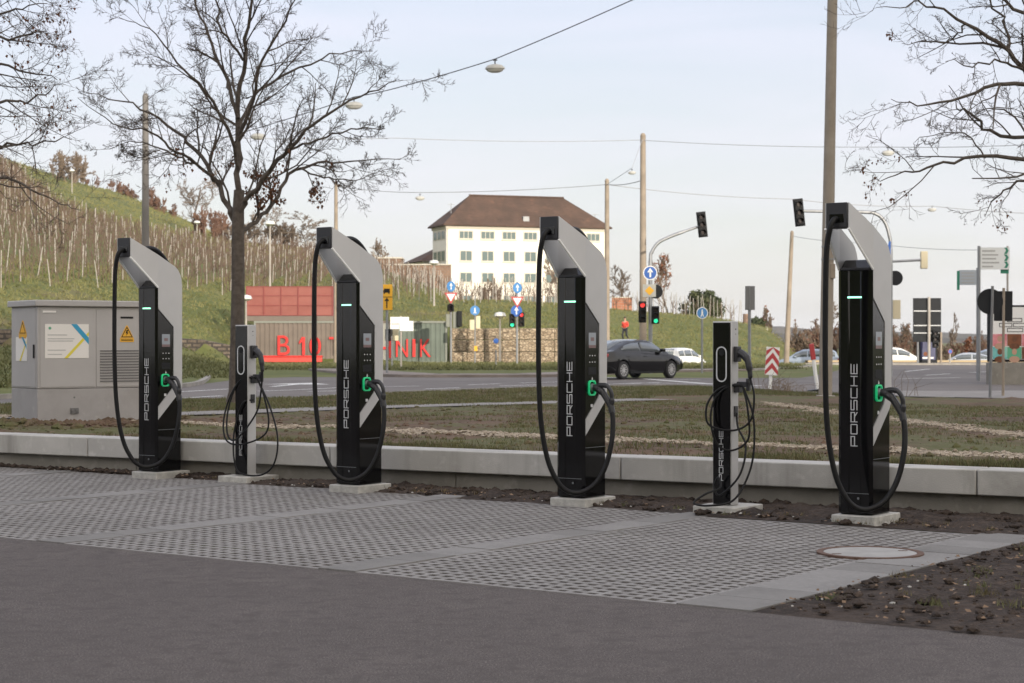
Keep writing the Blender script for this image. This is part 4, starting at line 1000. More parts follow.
# chevron board
t = post(770, 350, 52, .05, 'chevron_board', 'leaning red and white chevron board at the road edge', 'road sign', 'white'); t.rotation_euler.y = R(4)
z0, z1 = relz(t, 375), relz(t, 347); o = MB().box(-.19, .19, -.09, -.06, z0, z1).obj('board', 'white', t)
m_ = MB(); hh = z1 - z0
for k in range(3):
    b = z0 + hh * (.06 + .36 * k); th = hh * .2
    for sg in (-1, 1):
        P = [(0, min(b + .15, z1)), (sg * .19, max(b - .09, z0)), (sg * .19, max(min(b - .09 + th, z1), z0)), (0, min(b + .15 + th, z1))]
        m_.prism(P, -.0945, -.0905, 'y')
m_.obj('red_chevron', 'sign_red', o)
# leaning red-white marker
t = post(818, 347, 47, .05, 'marker_post', 'leaning white marker post with red top near the thick pole', 'marker post', 'white', lean=0); h_ = relz(t, 348)
t.rotation_euler.y = R(-8)
MB().box(-.06, .06, -.055, .055, h_ - .30, h_ + .12).obj('red_top', 'sign_red', t, bevel=.015); MB().prism(circ(.28, 20), -.05, .08, 'z').obj('rubber_foot', 'rubber', t)
# big dark sign back + poster pillar
t = post(929, 297, 112, .09, 'road_sign', 'large dark direction board seen from behind on a pale mast', 'sign', 'post_pale')
MB().box(relx(t, 913.5), relx(t, 941.5), .1, .16, relz(t, 342), relz(t, 298)).obj('board', 'sign_dark', t)
rl = MB()
for py in (311, 325.5, 333): rl.box(relx(t, 914), relx(t, 941), .06, .1, relz(t, py + .5), relz(t, py - .5))
rl.obj('rail', 'pole_steel', t); MB().tube([(relx(t, 918), .08, 0), (relx(t, 918), .08, relz(t, 342))], .06, 8).obj('post', 'pole_steel', t)
t = thing('advertising_pillar', 'dark advertising pillar with blue poster below the large dark board', 'advertising pillar', (Xp(928, 114), 114, terr(Xp(928, 114), 114)))
MB().box(-.65, .55, -.2, .2, .0, 2.2).obj('housing', 'sign_dark', t, bevel=.03)
o = MB().box(-.52, .42, -.215, -.202, .25, 1.95).obj('poster', mat('poster_navy', (.015, .022, .075), .5, col2=(.06, .06, .15), vscale=1.2), t)
MB().box(-.30, .0, -.2165, -.2155, 1.5, 1.62).obj('poster_patch', 'sign_red', o); MB().box(-.40, .3, -.2165, -.2155, .32, .42).obj('poster_strip', 'white', o); MB().disc((-.2, -.2175, .62), .14, 'y', .002, 12).obj('poster_patch', 'leaf_rust', o)
t = post(941, 332, 112, .07, 'traffic_light', 'dark signal on a short post beside the advertising pillar', 'traffic light', 'pole_wood'); head(t, -.35, 0, relz(t, 339), 1.1, .36)
t = post(950, 349, 108, .05, 'road_sign', 'tiny red and blue no-stopping sign on a pale post', 'sign', 'post_pale'); round_sign(t, 0, -.08, relz(t, 351.5), .13, 'blue', 'sign_red')
# direction fingerposts
t = post(979, 246, 62, .055, 'direction_sign', 'white direction board with green tip on a grey mast at the right', 'sign')
o = MB().box(relx(t, 980.3), relx(t, 1009.5), -.02, .02, relz(t, 269.5), relz(t, 247.5)).obj('board', mat('sign_pale', (.74, .76, .75), .5), t)
m_ = MB()
for i, x1 in enumerate((995, 998, 996, 999, 993)):
    z = relz(t, 250.8 + i * 3.9); m_.box(relx(t, 982), relx(t, x1), -.026, -.021, z - .03, z + .02)
m_.obj('print_lines', 'print_grey', o)
m_ = MB()
for i in range(3):
    z = relz(t, 250.5 + i * 7); x = relx(t, 1005); m_.add([(x - .04, -.024, z + .1), (x + .06, -.024, z + .1), (x + .12, -.024, z), (x + .06, -.024, z - .12), (x - .04, -.024, z - .12), (x + .03, -.024, z)], [(0, 1, 2, 5), (5, 2, 3, 4)])
m_.obj('green_arrows', 'green_sign', o)
MB().box(relx(t, 1001), relx(t, 1009), .03, .06, relz(t, 273.5), relz(t, 266)).obj('green_plate', 'green_sign', t)
t = post(977.5, 268, 64, .045, 'direction_sign', 'smaller grey direction board pointing left with green tip', 'sign')
o = MB().box(relx(t, 958.5), relx(t, 977), -.02, .02, relz(t, 285), relz(t, 270)).obj('board', mat('sign_pale_blue', (.42, .46, .50), .5), t)
MB().box(relx(t, 957), relx(t, 959.5), -.022, .022, relz(t, 290), relz(t, 271)).obj('green_tip', 'green_sign', t)
m_ = MB()
for i in range(4): z = relz(t, 273 + i * 3.2); m_.box(relx(t, 961), relx(t, 974), -.026, -.021, z - .02, z + .02)
m_.obj('print_lines', 'print_grey', o)
# sign backs in front of the billboard
t = post(990, 286, 43, .035, 'road_sign', 'round dark sign seen from behind, in front of the billboard', 'sign', 'sign_back'); t.rotation_euler.y = R(1.3)
round_sign(t, -.03, .07, relz(t, 301.5), .31, 'sign_dark'); MB().box(relx(t, 992), relx(t, 1001), .06, .065, relz(t, 304), relz(t, 300)).obj('sticker', 'poster', t)
t = post(1003, 288, 44.5, .035, 'road_sign', 'square dark sign seen from behind, right of the round one', 'sign', 'pole_wood'); t.rotation_euler.y = R(.4)
MB().box(-.22, .24, .06, .085, relz(t, 321), relz(t, 291)).obj('board', 'sign_dark', t, bevel=.01)
t = post(1007.5, 246, 66, .04, 'sign_post', 'thin wooden post rising behind the direction board', 'post', 'post_pale')
# billboard
Yb = 57; t = thing('billboard', 'large billboard with rows of coloured portraits on a grey wall base', 'billboard', (Xp(1052, Yb), Yb, 0))
rx = lambda px: relx(t, px)
MB().box(rx(990), rx(1114), .1, .5, -.1, relz(t, 362.5)).obj('base_wall', 'concrete_low', t, bevel=.02)
MB().box(rx(990), rx(1114), .12, .38, relz(t, 362), relz(t, 305)).obj('frame', 'sign_dark', t, bevel=.02)
o = MB().box(rx(992.5), rx(1111), .10, .119, relz(t, 359.5), relz(t, 307)).obj('poster', 'white', t)
hues = ['pinkred', 'leaf_rust', 'pinkred', 'sign_red', 'pinkred', 'leaf_rust', 'pinkred', 'sign_red']; hu2 = ['tealp', 'print_green', 'leaf_brown', 'green_sign', 'tealp', 'poster_yel', 'blue_pale', 'tealp']
for r_, (ya, yb, hs) in enumerate(((346, 334, hues), (359, 347, hu2))):
    for i in range(8):
        x0, x1 = rx(993.5 + i * 14.6), rx(993.5 + i * 14.6 + 14.2)
        tl = MB().box(x0, x1, .09, .0995, relz(t, ya), relz(t, yb)).obj('portrait_tile', hs[i], o)
        cx, cz = (x0 + x1) / 2, (relz(t, ya) + relz(t, yb)) / 2
        m_ = MB(); m_.disc((cx, .086, cz + .04), .08, 'y', .0035, 14, 1, 1.25); m_.disc((cx, .0865, cz - .2), .17, 'y', .003, 14, 1, .6); m_.obj('portrait_figure', 'leaf_brown' if (i + r_) % 2 else 'skin', tl)
m_ = MB()
for (a, b, c, d) in ((1008, 1023, 322, 318), (1000, 1013, 327, 323), (1014, 1030, 327, 323), (1008, 1024, 332, 328), (1030, 1044, 322, 318), (1034, 1052, 327, 323)):
    for e in ((a, b, c, c - .6), (a, b, d + .6, d), (a, a + .6, c, d), (b - .6, b, c, d)): m_.box(rx(e[0]), rx(e[1]), .094, .0995, relz(t, e[2]), relz(t, e[3]))
m_.obj('printed_blocks', 'sig_black', o)

# ------------------------------------------------------------------ containers, lettering, gabion
Yc = 108.5
def px_box(mb, pa, pb, y0, y1, pyb, pyt, Y=Yc): mb.box(Xp(pa, Y), Xp(pb, Y), y0, y1, Zp(pyb, Y), Zp(pyt, Y)); return mb
def corrugated(mb, xa, xb, y, zb, zt, pitch=.28, dep=.035):
    n = int((xb - xa) / pitch); base = len(mb.v); prof = []
    for i in range(n):
        x = xa + (xb - xa) * i / n; p = (xb - xa) / n
        prof += [(x, y), (x + .3 * p, y), (x + .45 * p, y + dep), (x + .85 * p, y + dep)]
    prof.append((xb, y))
    for x, yy in prof: mb.v += [(x, yy, zb), (x, yy, zt)]
    for i in range(len(prof) - 1): mb.f.append((base + 2*i, base + 2*i + 2, base + 2*i + 3, base + 2*i + 1))
def container(label, pa, pb, m, pyb=363.5, pyt=321, rail='sig_grey'):
    xa, xb = Xp(pa, Yc), Xp(pb, Yc); zb, zt = Zp(pyb, Yc), Zp(pyt, Yc)
    t = thing('shipping_container', label, 'container', ((xa + xb) / 2, Yc, zb), 0); w = (xb - xa) / 2; h = zt - zb
    mb = MB(); corrugated(mb, -w + .1, w - .1, .0, .12, h - .1); mb.obj('front_panel', m, t, smooth=False)
    MB().box(-w + .06, w - .06, .06, 2.4, .05, h - .03).obj('body', m, t)
    fr = MB(); fr.box(-w, w, -.04, .08, .0, .12); fr.box(-w, w, -.04, .08, h - .12, h); fr.box(-w, -w + .1, -.045, .1, .12, h - .12); fr.box(w - .1, w, -.045, .1, .12, h - .12); fr.obj('frame', rail, t)
    return t
container('brown corrugated container with red letters B 10, under the red mesh enclosure', 254, 342, 'cont_grey')
container('pale corrugated container with red letters, partly hidden by the second charger', 342.5, 391, 'cont_pale', rail='cont_grey')
container('green corrugated container with the last red letters, next to the stone cage wall', 391.5, 447, 'cont_green')
def red_word(txt, px0, px1, pyb, pyt, label, Y=Yc - .12):
    me = text_mesh(txt, 1.0, .012, .0) if txt != '1' else MB().prism([(.42, 0), (.42, 1.), (.2, 1.), (0, .72), (0, .60), (.22, .74), (.22, 0)], -.012, .012, 'z').mesh('one', 'letter_red', False); me.materials.clear(); me.materials.append(M['letter_red'])
    xs_ = [v.co.x for v in me.vertices]; ys_ = [v.co.y for v in me.vertices]
    zs_ = 0
    w0, h0 = max(xs_) - min(xs_), max(ys_) - min(ys_); W, H = Xp(px1, Y) - Xp(px0, Y), Zp(pyt, Y) - Zp(pyb, Y)
    for v in me.vertices:
        x, y, z = v.co; v.co = ((x - min(xs_)) / w0 * W, -z, (y - min(ys_)) / h0 * H)
    o = bpy.data.objects.new('wall_lettering', me); COL.objects.link(o); o.location = (Xp(px0, Y), Y, Zp(pyb, Y)); tag(o, label, 'lettering', 'red letters on the containers')
red_word('B', 277.5, 290, 355, 335.5, 'first red letter, B, fixed on the brown container')
red_word('1', 299, 305, 355, 337, 'red digit 1 on the brown container')
red_word('0', 309.5, 321, 355, 337, 'red digit 0 on the brown container')
red_word('T', 329, 340, 355, 337, 'red letter T at the edge of the second charger')
red_word('E', 346, 356, 356, 337.5, 'red letter E hidden behind the second charger')
red_word('C', 360, 373, 356, 337.5, 'red letter C mostly hidden behind the second charger')
red_word('H', 379, 391, 358, 338, 'red letter H on the pale container')
red_word('N', 396, 408, 357, 339, 'red letter N on the green container')
red_word('I', 412.5, 415.5, 357, 339, 'red letter I on the green container')
red_word('K', 420, 431, 357, 339, 'last red letter, K, on the green container')
t = thing('mesh_enclosure', 'red mesh enclosure stacked on top of the brown container', 'enclosure', (Xp(290, Yc), Yc, Zp(320.9, Yc)), 0)
xa, xb = relx(t, 246), relx(t, 333); h = Zp(286, Yc) - Zp(320.9, Yc)
MB().box(xa + .02, xb - .02, .06, 2.3, .32, h - .04).obj('red_screen', 'cont_red', t)
MB().box(xa, xb, -.02, 2.35, .0, .30).obj('plinth', 'cont_grey', t)
for i in range(6): x = lerp(xa, xb - .06, i / 5); MB().box(x, x + .06, -.0, .058, .302, h).obj('upright', 'cont_redline', t)
fr = MB()
for z in (.32, .32 + (h - .32) / 3, .32 + (h - .32) * 2 / 3, h - .05): fr.box(xa, xb, .02, .056, z, z + .04)
fr.obj('crossbar', 'cont_redline', t)
t = thing('planter_barrier', 'bright red low barrier on the grass below the container letters', 'barrier', (Xp(292, 103), 103, .22), 0)
MB().box(relx(t, 262), relx(t, 322), -.2, .3, 0, relz(t, 357)).obj('barrier_body', 'barrier_red', t, bevel=.03)
MB().box(relx(t, 261.5), relx(t, 322.5), -.24, .34, relz(t, 357) + .001, relz(t, 355.6)).obj('barrier_top', 'letter_red', t, bevel=.02)
t = thing('gabion_wall', 'stone filled wire cage wall retaining the grass bank', 'wall', (Xp(505, 109), 109, 0))
for i in range(8):
    for j in range(3):
        a, b = relx(t, 449.5 + i * 17.5), relx(t, 449.5 + i * 17.5 + 17.3); z0 = [0, .78, 1.5][j]; z1 = [.76, 1.48, 2.2][j]
        MB().box(a, b, .08 * j, 1.2, z0, z1).obj('stone_basket', 'gabion', t, bevel=.05)
t = thing('stone_wall', 'low dark dry stone wall at the foot of the left vineyard', 'wall', (0, 0, 0))
mb = MB(); pts = [(-130, 74), (-60, 77), (0, 80), (60, 84.5), (110, 88.5), (150, 91.5), (200, 95.5), (232, 99)]
for i, (px, Y) in enumerate(pts):
    X = Xp(px, Y); z = terr(X, Y - 1.0); H = .72
    mb.v += [(X, Y - .1, z - .3), (X, Y, z + H), (X, Y + .6, z + H + .02), (X, Y + .6, z - .3)]
for i in range(len(pts) - 1):
    for k in range(3): a = i * 4 + k; mb.f.append((a, a + 4, a + 5, a + 1))
mb.obj('stonework', 'drystone', t)
# field wall below the white building and brick blocks
t = thing('field_wall', 'brown retaining wall along the top of the vineyard below the white building', 'wall', (Xp(410, 188), 188, 0))
MB().box(relx(t, 385), relx(t, 451), 0, .6, 3, Zp(265, 188)).obj('wall_face', 'brickwall', t)
MB().box(relx(t, 384.6), relx(t, 451.4), -.1, .7, Zp(265, 188) + .002, Zp(264, 188)).obj('wall_cap', 'stone_trim', t)

# ------------------------------------------------------------------ buildings
def window(parent, x, z, w, h, n, y=0., frame=.09, trim=True):
    o = MB().box(x - w/2 - .12, x + w/2 + .12, y - .05, y + .02, z - .12, z + h + .12).obj('window', 'stone_trim' if trim else 'win_frame', parent, smooth=False)
    pw = w / n
    for i in range(n):
        a = x - w/2 + i * pw
        f = MB().box(a + frame * .5, a + pw - frame * .5, y - .065, y - .051, z + .03, z + h - .03).obj('pane', 'glass', o, smooth=False)
    if trim: MB().box(x - w/2 - .2, x + w/2 + .2, y - .16, y - .052, z - .2, z - .122).obj('sill', 'stone_trim', o, smooth=False)
    return o
Yb = 252; rotb = R(19)
t = thing('white_building', 'large cream white building with brown hipped roof on the hill', 'building', (Xp(446.5, Yb), Yb, 4.5), rotb)
W, D = 24.2, 6.8; HE = Zp(224.3, Yb) - 4.5; HR = Zp(197.5, Yb + 8) - 4.5
MB().box(0, W, 0, D, -1, HE).obj('wall', 'render_wall', t, smooth=False)
MB().box(-.15, W + .15, -.15, D + .15, HE - .55, HE - .1).obj('cornice', 'stone_trim', t, smooth=False)
ov = .6; i0, i1 = 4.4, 5.4
rf = MB(); rf.add([(-ov, -ov, HE), (W + ov, -ov, HE), (W + ov, D + ov, HE), (-ov, D + ov, HE), (i0, D/2, HR), (W - i1, D/2, HR), (-ov, -ov, HE - .18), (W + ov, -ov, HE - .18), (W + ov, D + ov, HE - .18), (-ov, D + ov, HE - .18)],
       [(0, 1, 5, 4), (1, 2, 5), (2, 3, 4, 5), (3, 0, 4), (6, 7, 1, 0), (7, 8, 2, 1), (8, 9, 3, 2), (9, 6, 0, 3), (9, 8, 7, 6)])
ro = rf.obj('roof', 'roof_tile', t, smooth=False)
MB().tube([(i0, D/2, HR + .05), (W - i1, D/2, HR + .05)], .16, 6).obj('ridge_tiles', 'roof_tile', ro)
for (fx, fz) in ((.47, .22),): MB().box(W * fx, W * fx + .9, D * .5 * fz - .8, D * .5 * fz + .4, HE + (HR - HE) * fz - .3, HE + (HR - HE) * fz + .40).obj('skylight', 'sign_back', ro)
ae = MB(); ae.tube([(1.4, D * .35, HE + 1.6), (1.4, D * .35, HE + 3.2)], .05, 5); ae.tube([(.9, D * .35, HE + 3.0), (1.9, D * .35, HE + 3.0)], .04, 5); ae.obj('aerial', 'pole_steel', ro)
ae = MB(); ae.tube([(W - .8, D * .4, HE + .8), (W - .8, D * .4, HE + 2.2)], .05, 5); ae.tube([(W - 1.3, D * .4, HE + 2.1), (W - .2, D * .4, HE + 2.1)], .04, 5); ae.obj('aerial', 'pole_steel', ro)
cols_ = [2.86 + i * 3.2 for i in range(7)]
rows_ = [(Zp(238, Yb) - 4.5, 1.0, 3, 1.95), (Zp(260.3, Yb) - 4.5, 1.35, 2, 1.7), (Zp(281.8, Yb) - 4.5, 1.3, 2, 1.7), (Zp(303.5, Yb) - 4.5, 1.15, 2, 1.7)]
for z, h, n, w in rows_:
    for x in cols_: window(t, x, z, w, h, n)
for z, h, n, w in rows_[:3]:
    for yy in (1.5, 3.4, 5.4):
        o = MB().box(-.05, .02, yy - .85, yy + .85, z - .12, z + h + .12).obj('window', 'stone_trim', t, smooth=False)
        for k in range(2): MB().box(-.065, -.051, yy - .75 + k * .8, yy - .05 + k * .8, z, z + h).obj('pane', 'glass', o, smooth=False)
MB().tube([(.18, -.08, 0), (.18, -.08, HE - .5)], .06, 6).obj('downpipe', 'stone_trim', t)
Yh = 266; t = thing('small_house', 'small pale house with dark brown roof left of the white building', 'house', (Xp(423, Yh), Yh, 6.), R(19))
he = Zp(261.5, Yh) - 6; MB().box(0, 7, 0, 8, -1, he).obj('wall', 'render_wall', t, smooth=False)
MB().add([(-.8, -.8, he), (7.8, -.8, he), (7.8, 8.8, he), (-.8, 8.8, he), (3.5, 3, he + 2.3), (3.5, 5, he + 2.3)], [(0, 1, 4), (1, 2, 5, 4), (2, 3, 5), (3, 0, 4, 5), (3, 2, 1, 0)]).obj('roof', 'roof_tile', t, smooth=False)
window(t, 1.2, he - 2.2, .9, 1.2, 1)
Yk = 215; t = thing('brick_shed', 'flat roofed brown brick shed above the vineyard, left of the small house', 'shed', (Xp(371, Yk), Yk, 7.), 0)
hh = Zp(258.5, Yk) - 7; MB().box(0, 3.6, 0, 4, -1, hh).obj('wall', 'brickwall', t, smooth=False); MB().box(-.15, 3.75, -.15, 4.15, hh + .002, hh + .15).obj('roof', 'stone_trim', t); MB().box(.5, 1.3, -.04, -.002, hh - 2.4, hh - .5).obj('door', 'sign_dark', t)
t = thing('low_outbuilding', 'low reddish tiled outbuilding between brick shed and small house', 'shed', (Xp(402, Yk + 20), Yk + 20, 7.), 0)
hh = Zp(268, Yk + 20) - 7; MB().box(0, 3.2, 0, 4, -1, hh).obj('wall', 'brickwall', t, smooth=False); MB().add([(-.3, -.3, hh), (3.5, -.3, hh), (3.5, 4.3, hh), (-.3, 4.3, hh), (-.3, 2, hh + .6), (3.5, 2, hh + .6)], [(0, 1, 5, 4), (2, 3, 4, 5), (0, 4, 3), (1, 2, 5), (3, 2, 1, 0)]).obj('roof', 'cont_red', t, smooth=False)
Yk = 168; t = thing('brick_wall', 'low orange brick wall at the top of the grass bank beside the tan poles', 'wall', (Xp(622, Yk), Yk, terr(Xp(622, Yk), Yk)), 0)
hh = relz(t, 298); MB().box(relx(t, 612), relx(t, 632), 0, .4, -.6, hh).obj('brickwork', bricks('brick_orange', (.42, .17, .09), (.33, .13, .075), (.3, .24, .18), 1.), t); MB().box(relx(t, 611.5), relx(t, 632.5), -.06, .46, hh + .002, hh + .1).obj('coping', 'stone_trim', t)
Yk = 260; t = thing('far_building', 'distant pale low building behind the grass bank, below the small dark tree', 'building', (Xp(752, Yk), Yk, 0.), 0)
MB().box(relx(t, 741), relx(t, 768), 0, 8, 0, relz(t, 328)).obj('wall', 'render_wall', t, smooth=False)
MB().box(relx(t, 740), relx(t, 769), -.5, 8.5, relz(t, 328) + .01, relz(t, 326)).obj('roof', 'cont_pale', t); MB().box(relx(t, 744), relx(t, 765), -.04, -.002, relz(t, 333), relz(t, 330)).obj('window', 'glass', t)
t = thing('chimney_stack', 'dark brown chimney stack beside the grey sign board', 'chimney', (Xp(746.5, 250), 250, 1), 0); MB().tube([(0, 0, -1), (0, 0, relz(t, 314))], [.55, .5], 10).obj('shaft', 'brickwall', t)
t = post(401, 316, 91, .05, 'direction_sign', 'white stepped direction board in front of the green container', 'sign', 'post_pale')
o = MB().box(relx(t, 390.5), relx(t, 409), -.10, -.055, relz(t, 329), relz(t, 317)).obj('board', 'white', t)
MB().box(relx(t, 400), relx(t, 413.5), -.16, -.105, relz(t, 331), relz(t, 321)).obj('board', 'white', t)
MB().box(relx(t, 391.5), relx(t, 399), -.105, -.101, relz(t, 325), relz(t, 323)).obj('print_line', 'print_grey', o)

# ------------------------------------------------------------------ cars
def make_car(label, loc, rotz, paint, kind='sedan', name='parked_car', cat='car', L=4.7, Wd=1.82, group=None):
    t = thing(name, label, cat, loc, rotz, group)
    wb = .605 * L / 2; wr = .325; xf, xr = wb + .03, -wb + .03
    if kind == 'sedan':
        belt = [(-L/2, .72), (-L/2 + .05, .98), (-L/2 + .5, 1.045), (-.9, 1.0), (0, .955), (1.0, .93), (1.35, .925), (L/2 - .35, .82), (L/2 - .08, .73), (L/2, .64)]
        roof = [(-1.86, 1.035), (-1.35, 1.24), (-.75, 1.40), (-.1, 1.445), (.35, 1.425), (.65, 1.33), (1.33, .945)]
    else:
        belt = [(-L/2, .80), (-L/2 + .05, 1.0), (-.9, 1.0), (0, .98), (1.0, .96), (1.3, .95), (L/2 - .3, .82), (L/2 - .06, .66), (L/2, .5)]
        roof = [(-L/2 + .12, 1.0), (-L/2 + .3, 1.40), (-L/2 + .55, 1.53), (-.3, 1.58), (.35, 1.53), (.75, 1.36), (1.35, .97)]
    botf = lambda x: .22 + .10 * sstep(L/2 - .5, L/2, abs(x))
    def arch(x):
        b = botf(x)
        for xc in (xf, xr):
            d = abs(x - xc); ra = wr + .055
            if d < ra: b = max(b, wr + math.sqrt(ra * ra - d * d) - .0)
        return b
    xs_ = sorted(set([-L/2 + L * i / 94 for i in range(95)]))
    def hw(x): return Wd / 2 * (1 - .16 * sstep(L/2 - .75, L/2, x) - .10 * sstep(L/2 - .5, L/2, -x))
    b = MB(); K = 0
    for x in xs_:
        w = hw(x); zt = interp(belt, x); zb = min(arch(x), zt - .06); zm = lerp(.62, .72, .5)
        z1 = max(zb + .01, min(.42, zt - .2)); z2 = max(zb + .02, min(.62, zt - .15)); sh = [(w * .935, zb), (w * .985, z1), (w, z2), (w * .988, max(zb + .03, zt - .15)), (w * .965, max(zb + .035, zt - .085)), (w * .925, zt - .02), (w * .80, zt)]
        ring = [(y, z) for y, z in sh] + [(-y, z) for y, z in reversed(sh)]; K = len(ring)
        b.v += [(x, y, z) for y, z in ring]
    for i in range(len(xs_) - 1):
        for k in range(K): k2 = (k + 1) % K; b.f.append((i*K + k, i*K + k2, (i+1)*K + k2, (i+1)*K + k))
    b.f.append(tuple(range(K - 1, -1, -1))); b.f.append(tuple((len(xs_)-1)*K + k for k in range(K)))
    bo = b.obj('body', paint, t, ang=30)
    # cabin
    c = MB(); xr0, xr1 = roof[0][0], roof[-1][0]; n = 36; K = 0
    for i in range(n + 1):
        x = lerp(xr0, xr1, i / n); zt = interp(roof, x); zb = interp(belt, x) - .03; tw = clamp((zt - zb) / .5)
        w0 = Wd / 2 * .93; w1 = Wd / 2 * lerp(.90, .70, tw)
        ring = [(w0, zb), (lerp(w0, w1, .8), lerp(zb, zt, .80)), (w1 * .93, lerp(zb, zt, .94)), (w1 * .6, zt), (-w1 * .6, zt), (-w1 * .93, lerp(zb, zt, .94)), (-lerp(w0, w1, .8), lerp(zb, zt, .80)), (-w0, zb)]
        K = len(ring); c.v += [(x, y, z) for y, z in ring]
    for i in range(n):
        for k in range(K - 1): c.f.append((i*K + k, i*K + k + 1, (i+1)*K + k + 1, (i+1)*K + k))
    co = c.obj('cabin', paint, t, ang=30)
    # side windows and screens set proud of the cabin
    def wside(x, u, sg):
        zt = interp(roof, x); zb = interp(belt, x) - .03; tw = clamp((zt - zb) / .5); w0 = Wd / 2 * .93; w1 = Wd / 2 * lerp(.90, .70, tw)
        return (x, sg * (lerp(w0, w1, u) + .006), lerp(zb, zt, u))
    spans = [(xr0 + .42, -.32), (-.24, .98)] if kind == 'sedan' else [(xr0 + .25, -1.02), (-.95, -.02), (.05, 1.0)]
    for sg in (1, -1):
        for a, d in spans:
            g = MB(); m = 10
            for i in range(m + 1):
                x = lerp(a, d, i / m); zt = interp(roof, x); zb = interp(belt, x)
                lo = .16; hi = .78 if zt - zb > .25 else .5
                g.v += [wside(x, lo, sg), wside(x, hi, sg)]
            for i in range(m): g.f.append((2*i, 2*i + 2, 2*i + 3, 2*i + 1))
            o = g.obj('side_window', 'car_glass', t); s_ = o.modifiers.new('s', 'SOLIDIFY'); s_.thickness = .008
    for (xa, xb, nm) in ((roof[-1][0] - .06, roof[-3][0] + .02, 'windscreen'), (roof[0][0] + .05, roof[2][0] - .08, 'rear_window')):
        g = MB()
        for i in range(7):
            x = lerp(xa, xb, i / 6); zt = interp(roof, x) + .008; zb = interp(belt, x) - .03; tw = clamp((zt - zb) / .5); w1 = Wd / 2 * lerp(.90, .70, tw) * .62
            g.v += [(x, -w1, zt), (x, w1, zt)]
        for i in range(6): g.f.append((2*i, 2*i + 1, 2*i + 3, 2*i + 2))
        o = g.obj(nm, 'car_glass', t); s_ = o.modifiers.new('s', 'SOLIDIFY'); s_.thickness = .008
    MB().box(-L/2 + .35, L/2 - .35, -Wd/2 + .28, Wd/2 - .28, .2, .62).obj('underbody', 'tyre', t)
    for xc in (xf, xr):
        for sg in (1, -1):
            yo = sg * (Wd / 2 - .10)
            prof = [(.20, -.10), (.29, -.11), (wr, -.08), (wr, .08), (.29, .11), (.215, .105)]
            w = MB(); nseg = 28
            for r_, yy in prof:
                for j in range(nseg): a = 2*math.pi*j/nseg; w.v.append((xc + r_ * math.cos(a), yo + yy * sg, wr + r_ * math.sin(a)))
            for i in range(len(prof) - 1):
                for j in range(nseg): w.f.append((i*nseg + j, i*nseg + (j+1) % nseg, (i+1)*nseg + (j+1) % nseg, (i+1)*nseg + j))
            wo = w.obj('wheel', 'tyre', t)
            rm = MB(); rm.ring([(xc + .225 * math.cos(2*math.pi*j/24), wr + .225 * math.sin(2*math.pi*j/24)) for j in range(24)], [(xc + .195 * math.cos(2*math.pi*j/24), wr + .195 * math.sin(2*math.pi*j/24)) for j in range(24)], yo + sg * .06, yo + sg * .104, 'y')
            for j in range(10):
                a = 2 * math.pi * j / 10 + .15; da = .10
                rm.prism([(xc + .04 * math.cos(a - .4), wr + .04 * math.sin(a - .4)), (xc + .2 * math.cos(a - da), wr + .2 * math.sin(a - da)), (xc + .2 * math.cos(a + da), wr + .2 * math.sin(a + da)), (xc + .04 * math.cos(a + .4), wr + .04 * math.sin(a + .4))], yo + sg * .075, yo + sg * .095, 'y')
            rm.disc((xc, yo + sg * .07, wr), .05, 'y', sg * .03, 12)
            rm.obj('rim', 'rim', wo)
            MB().disc((xc, yo - sg * .02, wr), .20, 'y', sg * .03, 20).obj('brake_disc', 'sig_black', wo)
    for sg in (1, -1):
        MB().box(.78, .95, sg * (Wd/2 + .02) - .09, sg * (Wd/2 + .02) + .09, .98, 1.10).obj('wing_mirror', paint, t, bevel=.03)
        for x in (-.12, -1.12) if kind == 'sedan' else (-.1, -1.0): MB().box(x - .1, x + .1, sg * (hw(x) - .004) - .012, sg * (hw(x) - .004) + .018, .80, .825).obj('door_handle', paint, t, bevel=.008)
        MB().box(-L/2 - .012, -L/2 + .2, sg * Wd * .37 - .16, sg * Wd * .37 + .16, .80, .92).obj('tail_light', 'tail', t, bevel=.02)
        MB().box(L/2 - .28, L/2 + .0, sg * Wd * .33 - .15, sg * Wd * .33 + .15, .60, .70).obj('headlight', 'lamp_glass', t, bevel=.03)
        MB().box(-1.0, 1.0, sg * (Wd/2 - .045) - .03, sg * (Wd/2 - .045) + .03, .20, .27).obj('side_skirt', 'sig_black', t, bevel=.01)
    MB().box(-L/2 - .02, -L/2 + .02, -.27, .27, .60, .71).obj('number_plate', 'white', t)
    return t
Ys = 66.3
make_car('glossy black four-door sedan driving away to the right on the road', (Xp(645, Ys) - .62, Ys, .04), R(48), 'car_black', name='black_sedan')
make_car('white estate car half hidden behind the sedan bonnet', (Xp(681, 113), 113, Zp(348, 113) - 1.56), R(58), 'car_white', 'wagon', L=4.2, Wd=1.75)
make_car('pale blue car partly hidden behind the leaning marker post', (Xp(808, 124), 124, Zp(350, 124) - 1.50), R(170), 'car_blue', 'wagon', L=4.4, Wd=1.75)
make_car('white people carrier beside the nearest tall charger on the far road', (Xp(892, 121.5), 121.5, Zp(346.5, 121.5) - 1.62), R(15), 'car_white', 'wagon', L=4.5, Wd=1.85)
make_car('silver car on the far road in front of the rusty leaved tree', (Xp(968, 123), 123, Zp(352.5, 123) - 1.45), R(165), 'car_silver', 'sedan', L=4.4)
make_car('pale blue-grey car on the far road at the billboard edge', (Xp(990, 126), 126, Zp(349.5, 126) - 1.52), R(165), 'car_blue', 'wagon', L=4.3)

